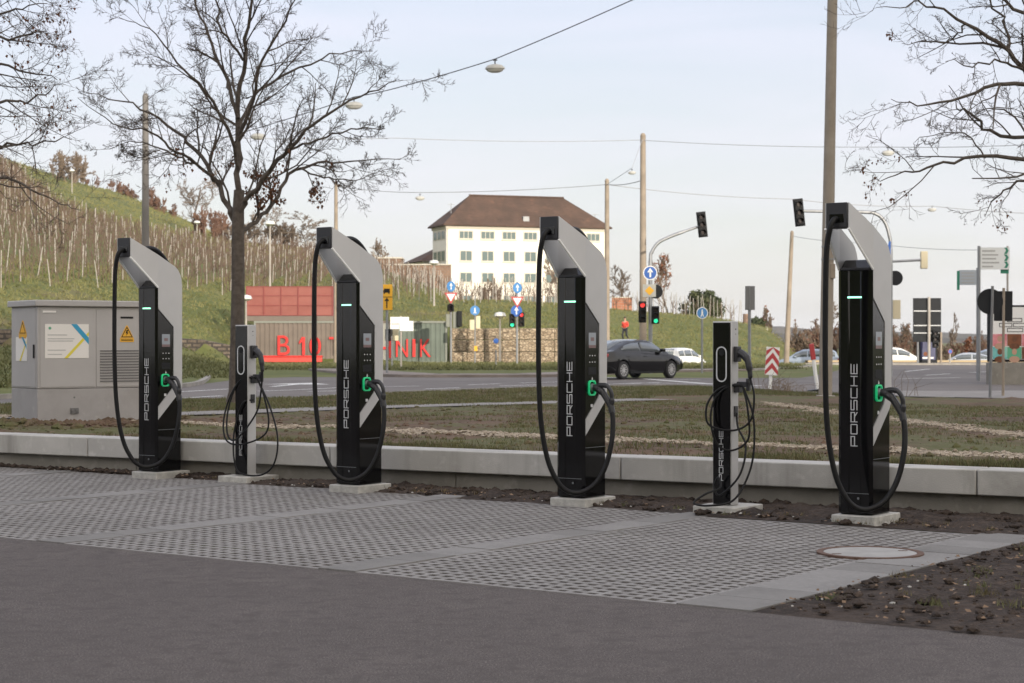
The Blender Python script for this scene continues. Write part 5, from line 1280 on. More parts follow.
# ------------------------------------------------------------------ jogger on the bank
def skin_mesh(name, verts, edges, radii, m, parent):
    me = bpy.data.meshes.new(name); me.from_pydata(verts, edges, []); o = bpy.data.objects.new(name, me); COL.objects.link(o); o.parent = parent
    sk = o.modifiers.new('skin', 'SKIN'); 
    for i, r in enumerate(radii): me.skin_vertices[0].data[i].radius = (r, r)
    me.skin_vertices[0].data[0].use_root = True
    ss = o.modifiers.new('sub', 'SUBSURF'); ss.levels = 2; ss.render_levels = 2; sk.use_smooth_shade = True
    me.materials.append(M[m]); return o
Yj = 127; zj = terr(Xp(625, Yj), Yj)
t = thing('person', 'person in red jacket and dark leggings jogging on the grass bank', 'person', (Xp(625, Yj), Yj, zj + .0), R(150))
bv = [(0,0,.95),(0,0,1.15),(0,0,1.42),(0,0,1.52),(0,.02,1.62),(0,.03,1.72), (.10,0,.90),(.11,.18,.52),(.11,.02,.12),(.11,.14,.05), (-.10,0,.90),(-.11,-.02,.50),(-.11,-.30,.25),(-.11,-.28,.13),
      (.19,0,1.40),(.25,-.12,1.16),(.20,.08,1.05), (-.19,0,1.40),(-.25,.0,1.14),(-.16,.2,1.10)]
be = [(0,1),(1,2),(2,3),(3,4),(4,5),(0,6),(6,7),(7,8),(8,9),(0,10),(10,11),(11,12),(12,13),(2,14),(14,15),(15,16),(2,17),(17,18),(18,19)]
br = [.13,.12,.13,.055,.085,.08,.085,.06,.04,.035,.085,.06,.04,.035,.055,.042,.035,.055,.042,.035]
skin_mesh('body', bv, be, br, 'skin', t)
jv = [bv[i] for i in (0,1,2,3,14,15,16,17,18,19)]; skin_mesh('jacket', jv, [(0,1),(1,2),(2,3),(2,4),(4,5),(5,6),(2,7),(7,8),(8,9)], [.15,.145,.15,.075,.07,.056,.046,.07,.056,.046], 'jacket', t)
lv = [bv[i] for i in (0,6,7,8,10,11,12)]; skin_mesh('leggings', lv, [(0,1),(1,2),(2,3),(0,4),(4,5),(5,6)], [.14,.095,.07,.048,.095,.07,.048], 'trousers', t)
hm = MB(); n = 12
for i in range(5):
    th = math.pi * .5 * i / 4
    for j in range(n): a = 2*math.pi*j/n; hm.v.append((.098 * math.cos(th) * math.cos(a), .01 + .105 * math.cos(th) * math.sin(a), 1.69 + .12 * math.sin(th)))
for i in range(4):
    for j in range(n): hm.f.append((i*n + j, i*n + (j+1) % n, (i+1)*n + (j+1) % n, (i+1)*n + j))
hm.obj('hair', 'hair', t)

# ------------------------------------------------------------------ trees
def grow(lines, p, d, L, r, lvl, maxl, rg, P):
    """recursive bare branch; appends (points, radii, level)"""
    n = max(3, int(5 - lvl * .5)); pts = [p.copy()]; rad = [r]; q = p.copy(); dd = d.normalized()
    for i in range(n):
        dd = (dd + Vector((rg.gauss(0, 1), rg.gauss(0, 1), rg.gauss(0, 1))) * P.get('wob', .16) + Vector((0, 0, P.get('up', .05)))).normalized()
        q = q + dd * (L / n); pts.append(q.copy()); rad.append(r * (1 - .62 * (i + 1) / n))
    lines.append((pts, rad, lvl))
    if lvl >= maxl: return
    side(lines, pts, rad, L, lvl, maxl, rg, P)
def side(lines, pts, rad, L, lvl, maxl, rg, P, n=None, t0=.2):
    k = n or P['kids'][min(lvl, len(P['kids']) - 1)]
    for c in range(k):
        u = t0 + (1 - t0) * (c + rg.random()) / k; f = u * (len(pts) - 1); i = min(int(f), len(pts) - 2)
        p = pts[i].lerp(pts[i+1], f - i); t = (pts[i+1] - pts[i]).normalized(); r = lerp(rad[i], rad[i+1], f - i)
        ax = t.orthogonal().normalized(); ax.rotate(Matrix.Rotation(rg.uniform(0, 6.283), 3, t)); an = R(rg.uniform(28, 58))
        d = t * math.cos(an) + ax * math.sin(an)
        grow(lines, p, d, L * rg.uniform(.32, .62) * (1.15 - .45 * u), max(r * rg.uniform(.42, .66), P['rmin']), lvl + 1, maxl, rg, P)
def mesh_lines(lines, sel, sides):
    mb = MB()
    for pts, rad, lvl in lines:
        if sel(lvl): mb.tube(pts, rad, sides[min(lvl, len(sides) - 1)], False)
    return mb
def hand_tree(name, label, Y, trunk, limbs, seed, P, leaves=None, maxl=4, base_r=.13, group=None, limb_kids=9, m='twig'):
    """trunk and limbs: lists of (px, py, depth offset, radius)"""
    rg = random.Random(seed); W3 = lambda a: Vector((Xp(a[0], Y + a[2]), Y + a[2], Zp(a[1], Y + a[2])))
    base = W3(trunk[0]); t = thing(name, label, 'tree', tuple(base), 0, group)
    tp = catmull([W3(a) - base for a in trunk], 5); tr = [interp([(i, a[3]) for i, a in enumerate(trunk)], k / 5) for k in range(len(tp))]
    tr[0] *= 1.35
    MB().tube(tp, tr, 12).obj('trunk', 'bark', t)
    lines = []
    for lm in limbs:
        pts = catmull([W3(a) - base for a in lm], 4); rad = [P.get('thin', 1) * interp([(i, a[3]) for i, a in enumerate(lm)], k / 4) for k in range(len(pts))]
        # slight natural kinks
        for i in range(1, len(pts)): pts[i] += Vector((rg.gauss(0, .02), rg.gauss(0, .03), rg.gauss(0, .02)))
        lines.append((pts, rad, 0)); L = sum((b - a).length for a, b in zip(pts, pts[1:]))
        side(lines, pts, rad, L * .55, 0, maxl, rg, P, limb_kids, .12)
    mesh_lines(lines, lambda l: l <= 1, [8, 6]).obj('branches', 'bark', t)
    cr = mesh_lines(lines, lambda l: l > 1, [5, 5, 4, 3, 3]).obj('crown', m, t); print(name, len(lines))
    if leaves:
        lf = MB()
        for (cx, cy, sp, n) in leaves:
            c = W3((cx, cy, 0)) - base; s_ = sp * Y / F
            cand = [p for pts, rad, lvl in lines if lvl >= 2 for p in pts[1:] if abs(p.x - c.x) < s_ and abs(p.z - c.z) < s_]
            for _ in range(min(n, len(cand) * 3)):
                p = rg.choice(cand) + Vector((rg.gauss(0, .03), rg.gauss(0, .03), rg.uniform(-.06, .01))); a = rg.uniform(0, 6.28); w = rg.uniform(.018, .04) * P.get('leaf', 1); b = rg.uniform(-1, 1)
                x, y = math.cos(a) * w, math.sin(a) * w
                lf.add([tuple(p), (p.x + x, p.y + y, p.z - w * .5), (p.x + x * .2, p.y + y * .2 + .01, p.z - w * 2.2), (p.x - x, p.y - y, p.z - w * (.8 + .3 * b))], [(0, 1, 2, 3)])
        lf.obj('withered_leaves', 'leaf_brown', t, smooth=False)
    return t
PB = dict(kids=[6, 6, 5, 4], rmin=.0036, wob=.15, up=.05, leaf=.75, thin=.68)
hand_tree('bare_tree', 'bare tree with slim dark trunk and spreading crown behind the first slim post', 30,
  [(236, 402, 0, .13), (237, 350, 0, .118), (238, 290, 0, .112), (238, 225, 0, .105), (239, 190, 0, .085)],
  [[(239, 192, 0, .075), (239, 150, .1, .07), (238, 108, .1, .062), (243, 60, 0, .05), (250, 15, -.2, .036), (248, -45, -.3, .02), (255, -85, -.4, .01)],
   [(238, 118, .1, .05), (228, 80, .3, .045), (212, 45, .5, .036), (196, 5, .7, .026), (184, -40, .8, .013)],
   [(239, 140, .1, .05), (252, 100, -.3, .042), (262, 60, -.6, .032), (285, 20, -.8, .022), (300, -15, -1, .011)],
   [(238, 214, 0, .07), (248, 200, -.2, .066), (268, 172, -.5, .058), (290, 148, -.8, .048), (322, 118, -1.1, .034), (360, 96, -1.2, .022), (398, 80, -1.3, .009)],
   [(239, 232, 0, .06), (252, 225, .3, .055), (272, 204, .7, .05), (292, 174, 1.0, .042), (318, 163, 1.2, .03), (352, 161, 1.3, .02), (400, 158, 1.4, .008)],
   [(237, 222, 0, .075), (226, 205, .2, .068), (215, 178, .4, .06), (196, 150, .7, .047), (168, 124, 1.0, .034), (132, 106, 1.2, .022), (86, 92, 1.3, .008)],
   [(219, 186, .35, .045), (200, 166, .1, .04), (176, 152, -.2, .033), (150, 132, -.5, .024), (112, 124, -.7, .015), (78, 100, -.8, .007)],
   [(198, 164, .1, .03), (182, 160, .3, .027), (160, 148, .6, .02), (130, 142, .8, .012), (100, 150, .9, .006)],
   [(239, 170, 0, .048), (228, 130, -.5, .043), (206, 92, -.9, .034), (176, 62, -1.2, .024), (150, 30, -1.4, .014), (120, 18, -1.5, .007)],
   [(239, 128, .1, .045), (255, 96, .6, .038), (290, 74, .9, .029), (330, 55, 1.1, .018), (372, 50, 1.2, .008)],
   [(290, 150, -.8, .03), (318, 140, -.6, .026), (350, 130, -.4, .018), (385, 128, -.2, .009)],
   [(243, 60, 0, .035), (222, 30, -.5, .03), (214, -10, -.8, .02), (206, -50, -1, .01)],
   [(300, 168, 1.0, .026), (322, 178, 1.3, .02), (352, 180, 1.5, .014), (392, 170, 1.6, .006)],
   [(160, 150, .5, .016), (138, 158, .3, .013), (118, 150, .1, .006)]],
  5, PB, leaves=[(272, 208, 40, 420), (250, 190, 25, 90), (222, 160, 18, 25), (308, 170, 22, 40), (255, 225, 22, 120), (200, 175, 30, 60)], maxl=4, limb_kids=10)
PB2 = dict(kids=[6, 5, 4, 3], rmin=.0026, wob=.13, up=.05, leaf=.5, thin=.65)
hand_tree('bare_tree', 'bare tree reaching into the picture from beyond the left edge', 21,
  [(-130, 430, 0, .16), (-128, 330, 0, .14), (-125, 200, 0, .12), (-120, 60, 0, .09), (-118, -80, 0, .05)],
  [[(-125, 150, 0, .06), (-70, 90, .2, .045), (-20, 45, .2, .03), (20, 37, .1, .02), (48, 30, 0, .008)],
   [(-122, 110, 0, .055), (-60, 40, -.2, .04), (-20, 18, -.3, .026), (15, 10, -.3, .016), (45, 2, -.4, .007)],
   [(-124, 190, 0, .055), (-60, 110, .4, .04), (-10, 66, .5, .028), (25, 72, .5, .018), (60, 78, .6, .007)],
   [(-124, 200, 0, .055), (-60, 140, -.3, .04), (-5, 104, -.4, .027), (30, 102, -.4, .018), (58, 84, -.5, .007)],
   [(-124, 215, 0, .055), (-50, 160, .2, .04), (0, 146, .3, .026), (35, 144, .3, .017), (74, 138, .3, .007)],
   [(-124, 240, 0, .05), (-60, 186, -.2, .042), (-6, 176, -.3, .03), (25, 187, -.3, .021), (52, 199, -.3, .013), (80, 210, -.4, .006)],
   [(-120, 60, 0, .05), (-60, -20, .3, .036), (-10, -18, .3, .022), (25, -10, .4, .012), (45, 12, .4, .006)]],
  11, PB2, leaves=[(35, 40, 40, 110), (45, 100, 30, 60), (60, 20, 25, 40), (20, 130, 40, 30)], maxl=4, limb_kids=8)
hand_tree('bare_tree', 'bare tree reaching into the picture from beyond the right edge', 24,
  [(1130, 440, 0, .19), (1128, 330, 0, .17), (1124, 200, 0, .15), (1118, 80, 0, .12), (1112, -80, 0, .07)],
  [[(1120, 170, 0, .085), (1070, 115, .2, .07), (1030, 78, .2, .058), (1008, 50, .2, .048), (966, 24, .1, .034), (937, 6, 0, .022), (905, 4, -.1, .013), (876, 8, -.2, .006)],
   [(1120, 140, 0, .07), (1065, 100, -.3, .055), (1024, 85, -.4, .045), (985, 87, -.5, .034), (940, 103, -.6, .022), (912, 102, -.6, .013), (892, 99, -.7, .006)],
   [(1122, 190, 0, .06), (1070, 158, .4, .05), (1024, 140, .5, .042), (985, 129, .6, .032), (968, 112, .6, .022), (955, 104, .6, .01)],
   [(1123, 210, 0, .065), (1070, 172, -.2, .052), (1024, 159, -.3, .043), (966, 158, -.4, .032), (921, 171, -.5, .02), (895, 174, -.5, .012), (868, 182, -.6, .005)],
   [(1123, 230, 0, .05), (1060, 188, .3, .038), (1024, 181, .4, .028), (998, 196, .4, .017), (984, 213, .4, .007)],
   [(1118, 90, 0, .07), (1060, 40, .4, .05), (1015, 8, .5, .036), (980, -20, .5, .02), (950, -35, .6, .008)],
   [(1008, 50, .2, .03), (1006, 25, .3, .026), (990, 0, .3, .018), (985, -25, .3, .01)],
   [(966, 24, .1, .022), (955, 38, .3, .017), (930, 42, .4, .012), (902, 44, .5, .005)],
   [(1024, 70, .2, .03), (1000, 62, -.2, .022), (972, 66, -.4, .015), (945, 60, -.5, .006)],
   [(985, 158, -.4, .018), (965, 135, -.2, .014), (940, 134, -.1, .009), (915, 140, 0, .005)],
   [(1040, 145, 0, .025), (1015, 118, .3, .02), (990, 108, .4, .012), (975, 120, .4, .006)]],
  23, dict(kids=[6, 4, 4, 3], rmin=.003, wob=.16, up=.02, leaf=.6, thin=.66), leaves=[(885, 178, 25, 60), (1010, 210, 20, 20), (890, 10, 20, 14)], maxl=4, limb_kids=7)

def wild_tree(name, label, px, pyb, pyt, wpx, Y, seed, m='twig_far', P=None, maxl=4, stems=1, leaves=0, lm='leaf_rust', group=None, cat='tree', r0=None):
    rg = random.Random(seed); X = Xp(px, Y); z0 = terr(X, Y) if Y > 60 else .1
    zb = min(z0, Zp(pyb, Y)); H = Zp(pyt, Y) - z0; hw = wpx * Y / F / 2
    t = thing(name, label, cat, (X, Y, z0), rg.uniform(0, 6), group)
    P = P or dict(kids=[8, 6, 5, 4], rmin=.012, wob=.2, up=.10); P = dict(P); P['rmin'] = .30 * Y / F
    lines = []
    for s in range(stems):
        o = Vector((rg.gauss(0, hw * .35), rg.gauss(0, hw * .35), -.3)) if stems > 1 else Vector((0, 0, -.3))
        d = Vector((rg.gauss(0, .3), rg.gauss(0, .3), 1)) if stems > 1 else Vector((rg.gauss(0, .05), rg.gauss(0, .05), 1))
        grow(lines, o, d, H * (.75 if stems == 1 else rg.uniform(.5, .8)), r0 or max(.02 * H, .03), 0, maxl, rg, P)
    # squash to the wanted outline
    mx = max(abs(p.x) for ps, _, _ in lines for p in ps) + 1e-6; mz = max(p.z for ps, _, _ in lines for p in ps)
    my = max(abs(p.y) for ps, _, _ in lines for p in ps) + 1e-6
    for ps, _, _ in lines:
        for p in ps: p.x *= hw / mx; p.y *= hw / my; p.z *= H / mz
    mesh_lines(lines, lambda l: l == 0, [7]).obj('trunk' if stems == 1 else 'stems', m if stems > 1 else 'bark', t)
    mesh_lines(lines, lambda l: l > 0, [4, 4, 3, 3, 3]).obj('crown', m, t)
    if leaves:
        lf = MB(); tips = [p for ps, _, l in lines if l >= 1 for p in ps]
        for _ in range(leaves):
            p = rg.choice(tips); k = rg.uniform(.5, 1.2) * 1.1 * Y / F
            q = [Vector((rg.gauss(0, 1), rg.gauss(0, 1), rg.gauss(0, 1))) * k for _ in range(3)]; c = p + Vector((rg.gauss(0, 1), rg.gauss(0, 1), rg.gauss(0, 1))) * k
            lf.add([tuple(c + a) for a in q], [(0, 1, 2)])
        lf.obj('leaves', lm, t, smooth=False)
    return t
TREES = [
 ('shrub', 'brown bush at the foot of the broad bare tree on the ridge', 205, 245, 205, 46, 212, 71, 'twig_red', dict(stems=8)),
 ('shrub', 'brown bush on the ridge directly right of the concrete pole', 158, 228, 190, 34, 275, 72, 'twig_red', dict(stems=8)),
 ('shrub', 'bush on the ridge behind the trunk of the slim tree', 245, 250, 216, 44, 220, 73, 'twig_far', dict(stems=8)),
 ('shrub', 'bush on the ridge right of the slim tree above the containers', 285, 252, 220, 44, 212, 74, 'twig_far', dict(stems=8)),
 ('shrub', 'dark bush on the left shoulder of the grassy crest', 78, 186, 170, 40, 275, 75, 'twig_far', dict(stems=8)),
 ('shrub', 'reddish bush on the crest between the far lamp post and the concrete pole', 135, 212, 184, 40, 288, 76, 'twig_red', dict(stems=8)),

 ('bare_tree', 'broad bare tree on the ridge behind the vineyard, left of the slim trunked tree', 196, 242, 166, 84, 215, 1, 'twig_far', {}),
 ('bare_tree', 'low bare tree behind the containers, right of the dark trunk', 300, 250, 212, 60, 205, 2, 'twig_far', {}),
 ('bare_tree', 'bare tree on the ridge just right of the slim tree trunk', 262, 250, 205, 50, 215, 42, 'twig_far', {}),
 ('bare_tree', 'small round bare tree above the brick shed', 384, 262, 238, 36, 235, 3, 'twig_far', {}),
 ('bare_tree', 'bushy bare tree on the crest of the vineyard hill', 62, 178, 148, 58, 258, 4, 'twig_far', dict(stems=10)),
 ('bare_tree', 'reddish bare tree on the bank behind the tallest tan pole', 669, 320, 252, 46, 165, 5, 'twig_far', dict(leaves=500)),
 ('bare_tree', 'thin bare tree right of the white building', 624, 318, 264, 44, 190, 6, 'twig_far', {}),
 ('bare_tree', 'bare tree in front of the white building, right of the third charger head', 562, 305, 258, 40, 200, 7, 'twig_far', {}),
 ('shrub', 'leafless shrub below the windows of the white building', 492, 304, 276, 30, 195, 8, 'twig_far', dict(stems=5)),
 ('bare_tree', 'small dark tree beside the grey sign board back', 765, 330, 308, 20, 200, 9, 'twig_far', dict(leaves=250, lm='leaf_brown')),
 ('bare_tree', 'sparse bare tree right of the leaning tan pole', 822, 345, 300, 34, 190, 10, 'twig_far', {}),
 ('bare_tree', 'sparse bare tree in the bushes left of the leaning tan pole', 772, 345, 306, 18, 195, 43, 'twig_far', {}),
 ('bare_tree', 'pale thin tree beside the large dark board', 948, 358, 312, 22, 150, 11, 'twig_far', {}),
 ('young_tree', 'small rusty leaved tree beyond the silver car', 967, 358, 338, 13, 150, 12, 'twig_red', dict(leaves=900)),
 ('shrub', 'reddish shrub on the ridge right of the left concrete pole', 170, 240, 204, 46, 270, 21, 'twig_red', dict(stems=7)),
 ('shrub', 'reddish shrub on the grassy hill crest left of the concrete pole', 118, 200, 180, 44, 285, 22, 'twig_red', dict(stems=7)),
 ('shrub', 'dark shrub low on the grassy hill crest', 92, 192, 176, 36, 280, 23, 'twig_red', dict(stems=6)),
 ('shrub', 'bushes at the ridge foot right of the broad bare tree', 226, 245, 212, 40, 225, 24, 'twig_red', dict(stems=7)),
 ('shrub', 'shrub on the ridge between containers and tan pole', 324, 258, 236, 30, 215, 25, 'twig_far', dict(stems=6)),
]
for i, (px, pyt, w, Y) in enumerate([(800, 322, 40, 150), (826, 318, 44, 155), (852, 316, 44, 150), (878, 318, 40, 150), (902, 322, 36, 145), (921, 324, 30, 150), (985, 330, 40, 160)]):
    TREES.append(('shrub', ['reddish brown bush behind the pale blue car', 'reddish brown bush behind the thick pole', 'brown bush hidden behind the nearest charger', 'brown bush left of the white people carrier', 'brown bush behind the white people carrier', 'brown bush behind the advertising pillar', 'brown bush beyond the direction sign mast'][i], px, 356, pyt, w, Y, 60 + i, 'twig_red' if i % 2 else 'twig_far', dict(stems=9, leaves=500, lm='twig_far' if i % 2 else 'twig_red')))
for i, (px, w, lb) in enumerate([(890, 60, 'low brown hedge behind the white people carrier'), (935, 70, 'low brown hedge behind the big dark board'), (985, 80, 'low brown hedge behind the far silver car'), (1030, 70, 'low brown hedge behind the billboard')]):
    TREES.append(('shrub', lb, px, 360, 336 - i, w, 134 + i * 3, 90 + i, 'twig_far' if i % 2 else 'twig_red', dict(stems=12, leaves=900, lm='twig_far')))
for nm, lb, px, pyb, pyt, w, Y, sd, m, kw in TREES:
    wild_tree(nm, lb, px, pyb, pyt, w, Y, sd, m, group='bare trees and shrubs far behind', cat='tree' if 'tree' in nm else 'shrub', **kw)
# evergreen
def leafy(name, label, px, pyt, wpx, Y, seed, m, n=5200):
    rg = random.Random(seed); X = Xp(px, Y); z0 = terr(X, Y); H = Zp(pyt, Y) - z0; hw = wpx * Y / F / 2
    t = thing(name, label, 'tree', (X, Y, z0)); MB().tube([(0, 0, -.2), (0, 0, H * .6)], [.2, .08], 8).obj('trunk', 'bark', t)
    lf = MB(); cl_ = []
    for _ in range(46):
        z = rg.uniform(.12, .95); r = hw * (.35 + .65 * math.sin(math.pi * min(z * .85 + .12, 1))); a = rg.uniform(0, 6.28); k = rg.uniform(.4, .95)
        cl_.append((Vector((r * k * math.cos(a), r * k * math.sin(a), z * H * .95)), rg.uniform(.16, .30) * hw))
    for _ in range(n):
        c, s = rg.choice(cl_); d = Vector((rg.gauss(0, 1), rg.gauss(0, 1), rg.gauss(0, 1))).normalized() * s * rg.uniform(.5, 1.15); p = c + d
        if p.z > H or p.z < .05: continue
        q = [Vector((rg.gauss(0, 1), rg.gauss(0, 1), rg.gauss(0, 1))) * .13 for _ in range(3)]; lf.add([tuple(p + a) for a in q], [(0, 1, 2)])
    lf.obj('crown', m, t, smooth=False)
leafy('evergreen_tree', 'dark green rounded evergreen tree on the grass bank', 702, 292, 44, 158, 5, 'leaf_ever')
leafy('evergreen_tree', 'small dark evergreen bush right of the evergreen tree, by the chimney stack', 757, 318, 14, 170, 6, 'leaf_ever', 1200)

# ------------------------------------------------------------------ vineyard
def yfoot(px): return interp([(-400, 90), (0, 92), (60, 97), (110, 102), (150, 108), (200, 115), (290, 126), (370, 126), (440, 127), (520, 128), (760, 150)], px)
def ytop(px): return interp([(-100, 265), (0, 262), (60, 200), (110, 182), (150, 176), (200, 184), (290, 198), (370, 180), (440, 182), (445, 178), (520, 160), (570, 160), (580, 148)], px)
spots = []; rows_v = []; rows_x = []
k = 0; X = -62.
rg = random.Random(3)
while X < 12:
    row = []
    ph = rg.random() * 3; Y = 88 + ph * .3
    while Y < 266:
        Xr = X + .012 * (Y - 88) * -4; px = 512 + F * Xr / Y
        if -60 < px < 345 and yfoot(px) + .3 <= Y <= ytop(px): spots.append((Xr + rg.gauss(0, .06), Y, px)); row.append((Xr, Y))
        Y += 4.6 if Y < 180 else 6
    if row: rows_v.append(row)
    X += 1.7
# rows running across the slope in front of the white building
Y = 126.5
while Y < 182:
    row = []; x = Xp(338, Y)
    while x < Xp(572, Y):
        px = 512 + F * x / Y
        if yfoot(px) + .3 <= Y <= ytop(px): spots.append((x + rg.gauss(0, .1), Y + rg.gauss(0, .2), px)); row.append((x, Y))
        x += 1.15
    if len(row) > 2: rows_x.append(row)
    Y += 4.2
# a single line of posts along the bank top on the right
for px in range(634, 745, 4): Y = 151 + rg.uniform(-.5, .5); spots.append((Xp(px + rg.uniform(-1, 1), Y), Y, px))
vis = [s for s in spots if -4 < s[2] < 760]
vis.sort(key=lambda s: s[1]); near = vis[:290]; rest = vis[290:] + [s for s in spots if not (-4 < s[2] < 760)]
print('posts', len(spots), len(vis))
for Y in (153, 157, 161): rows_x.append([(Xp(612, Y), Y), (Xp(742, Y), Y)])
pm = MB(); pm.tube([(0, 0, -.2), (.01, 0, .9), (0, 0, 1.85)], [.030, .028, .024], 5); pme = pm.mesh('vineyard_post', 'post_pale')
for X, Y, px in near:
    o = bpy.data.objects.new('vineyard_post', pme); COL.objects.link(o); o.location = (X, Y, terr(X, Y)); o.rotation_euler = (R(rg.gauss(0, 3)), R(rg.gauss(0, 4)), rg.uniform(0, 6)); o.scale = (1, 1, rg.uniform(.8, 1.1))
    tag(o, 'weathered pale wooden vineyard post on the hillside', 'post', 'vineyard posts on the hillside')
fm = MB()
for X, Y, px in rest: z = terr(X, Y); dx = rg.gauss(0, .09); fm.tube([(X, Y, z - .2), (X + dx, Y, z + rg.uniform(1.4, 1.95))], max(.024, .00018 * Y), 4, False)
tag(fm.obj('vineyard_posts', 'post_pale', smooth=False), 'far pale vineyard posts up the hill', kind='stuff')
vm = MB()
for row in rows_v + rows_x:
    if len(row) < 2: continue
    (xa, ya), (xb, yb) = row[0], row[-1]; n = int(math.hypot(xb - xa, yb - ya) / 1.0)
    for i in range(n):
        u = (i + rg.random() * .4) / max(n, 1); X, Y = lerp(xa, xb, u), lerp(ya, yb, u); z = terr(X, Y); px = 512 + F * X / Y
        if not -20 < px < 745: continue
        rr = max(.016, .00016 * Y)
        vm.tube([(X, Y, z - .1), (X + rg.gauss(0, .06), Y, z + .7)], rr * 1.5, 3, False)
        for _ in range(4):
            a = rg.gauss(0, .28); b = rg.gauss(0, .35); vm.tube([(X, Y, z + .65), (X + a * .6, Y + b, z + 1.1), (X + a, Y + b * 1.5, z + rg.uniform(1.15, 1.7))], rr * .7, 3, False)
tag(vm.obj('grape_vines', 'vine', smooth=False), 'reddish brown bare vines in rows on the hill', kind='stuff')
# long grass fringe before the containers, gabions and on the bank top edge
fg = MB(); g3 = MB()
for _ in range(9000):
    px = rg.uniform(-10, 800); 
    if px < 235: Y = rg.uniform(interp([(0, 50), (110, 58), (235, 66)], px), interp([(0, 79), (110, 88), (235, 98)], px))
    elif px < 600: Y = rg.uniform(84, 107)
    else: Y = rg.uniform(86, 103)
    X = Xp(px, Y)
    z = terr(X, Y); h = rg.uniform(.06, .20)
    for _k in range(3):
        x = X + rg.gauss(0, .2); w = .03; fg.add([(x - w, Y, z), (x + w, Y + rg.gauss(0, .03), z), (x + rg.gauss(0, .12), Y + rg.gauss(0, .1), z + h)], [(0, 1, 2)])
for _ in range(16000):
    px = rg.uniform(-10, 800); y0 = interp([(0, 81), (110, 89), (200, 96), (240, 112), (445, 113), (600, 113), (610, 121), (800, 123)], px); Y = rg.uniform(y0, y0 + 45 if px > 300 else y0 + 32)
    X = Xp(px, Y); z = terr(X, Y); h = rg.uniform(.06, .22)
    for _k in range(2):
        x = X + rg.gauss(0, .25); w = .035; g3.add([(x - w, Y, z), (x + w, Y + rg.gauss(0, .03), z), (x + rg.gauss(0, .14), Y + rg.gauss(0, .1), z + h)], [(0, 1, 2)])
for _ in range(7000):
    px = rg.uniform(0, 330); Y = rg.uniform(175, 292); X = Xp(px, Y); z = terr(X, Y)
    for _k in range(2):
        x = X + rg.gauss(0, .4); w = .07; g3.add([(x - w, Y, z - .03), (x + w, Y, z - .03), (x + rg.gauss(0, .2), Y, z + rg.uniform(.1, .3))], [(0, 1, 2)])
tag(g3.obj('grass', 'slope_grass', smooth=False), 'sunlit tufted grass on the banks', kind='stuff')
tag(fg.obj('grass', 'blade', smooth=False), 'longer grass in front of containers and stone walls', kind='stuff')

# ------------------------------------------------------------------ far wooded ridge
rm_ = MB(); n = 240
rows_r = []
for (Y, base) in ((1500, 0), (2300, 1), (3000, 2)):
    for i in range(n + 1):
        px = -200 + 2200 * i / n
        top = [interp([(-200, 300), (300, 318), (500, 322), (760, 327), (800, 333), (900, 338), (1024, 338), (1300, 330), (2000, 320)], px), interp([(-200, 290), (600, 318), (760, 322), (830, 328), (1024, 334), (2000, 310)], px), 336][base]
        rm_.v.append((Xp(px, Y), Y, -5)); z = Zp(top, Y) + (mnoise.noise((px * .05, base, 0)) * 1.6 + mnoise.noise((px * .25, base, 5)) * 1.3) * Y / F
        rm_.v.append((Xp(px, Y) , Y + 30, z * .8)); rm_.v.append((Xp(px, Y), Y + 160, z)); rm_.v.append((Xp(px, Y), Y + 500, z * .5))
for r_ in range(3):
    o_ = r_ * (n + 1) * 4
    for i in range(n):
        for k in range(3): a = o_ + i * 4 + k; rm_.f.append((a, a + 4, a + 5, a + 1))
tag(rm_.obj('far_hills', 'ridge', ang=180), 'distant wooded hills on the horizon', kind='structure')

hm_ = bpy.data.materials.new('haze'); hm_.use_nodes = True; hm_.node_tree.nodes.clear()
ho_ = hm_.node_tree.nodes.new('ShaderNodeOutputMaterial'); hv_ = hm_.node_tree.nodes.new('ShaderNodeVolumePrincipled'); hv_.inputs['Color'].default_value = (.86, .90, .96, 1); hv_.inputs['Density'].default_value = .00009
hm_.node_tree.links.new(hv_.outputs['Volume'], ho_.inputs['Volume'])
hz__ = MB().box(-4200, 4200, -700, 7400, -12, 90); tag(hz__.obj('haze', hm_, smooth=False), 'thin pale haze in the air', kind='stuff')
# ------------------------------------------------------------------ camera, world, sun
cam = bpy.data.cameras.new('camera'); co = bpy.data.objects.new('camera', cam); COL.objects.link(co)
co.location = (0, 0, EYE); co.rotation_euler = (R(90), 0, 0); cam.sensor_width = 36; cam.lens = F / 1024 * 36; cam.clip_end = 12000; cam.clip_start = .1
cam.dof.use_dof = True; cam.dof.focus_distance = 15.5; cam.dof.aperture_fstop = 5.6
S.camera = co
EL, AZ = R(11), R(155)     # azimuth clockwise from +Y (the view direction): behind the camera, to the right
sd_ = Vector((math.sin(AZ) * math.cos(EL), math.cos(AZ) * math.cos(EL), math.sin(EL)))
sun = bpy.data.lights.new('sun', 'SUN'); sun.energy = 3.0; sun.angle = R(.6); sun.color = (1., .90, .77)
so_ = bpy.data.objects.new('sun', sun); COL.objects.link(so_); so_.rotation_euler = sd_.to_track_quat('Z', 'Y').to_euler(); so_.location = (30, -60, 60)
w = bpy.data.worlds.new('World'); S.world = w; w.use_nodes = True; nt = w.node_tree; N = nt.nodes; L = nt.links
bg = N['Background']; sky = N.new('ShaderNodeTexSky'); sky.sky_type = 'NISHITA'; sky.sun_disc = False; sky.sun_elevation = EL; sky.sun_rotation = AZ; sky.air_density = 1.0; sky.dust_density = 2.0; sky.ozone_density = 1.0; sky.altitude = 250
tc = N.new('ShaderNodeTexCoord'); mp = N.new('ShaderNodeMapping'); mp.inputs['Scale'].default_value = (1.6, 1.6, 9.); mp.inputs['Rotation'].default_value = (R(7), R(-4), R(20))
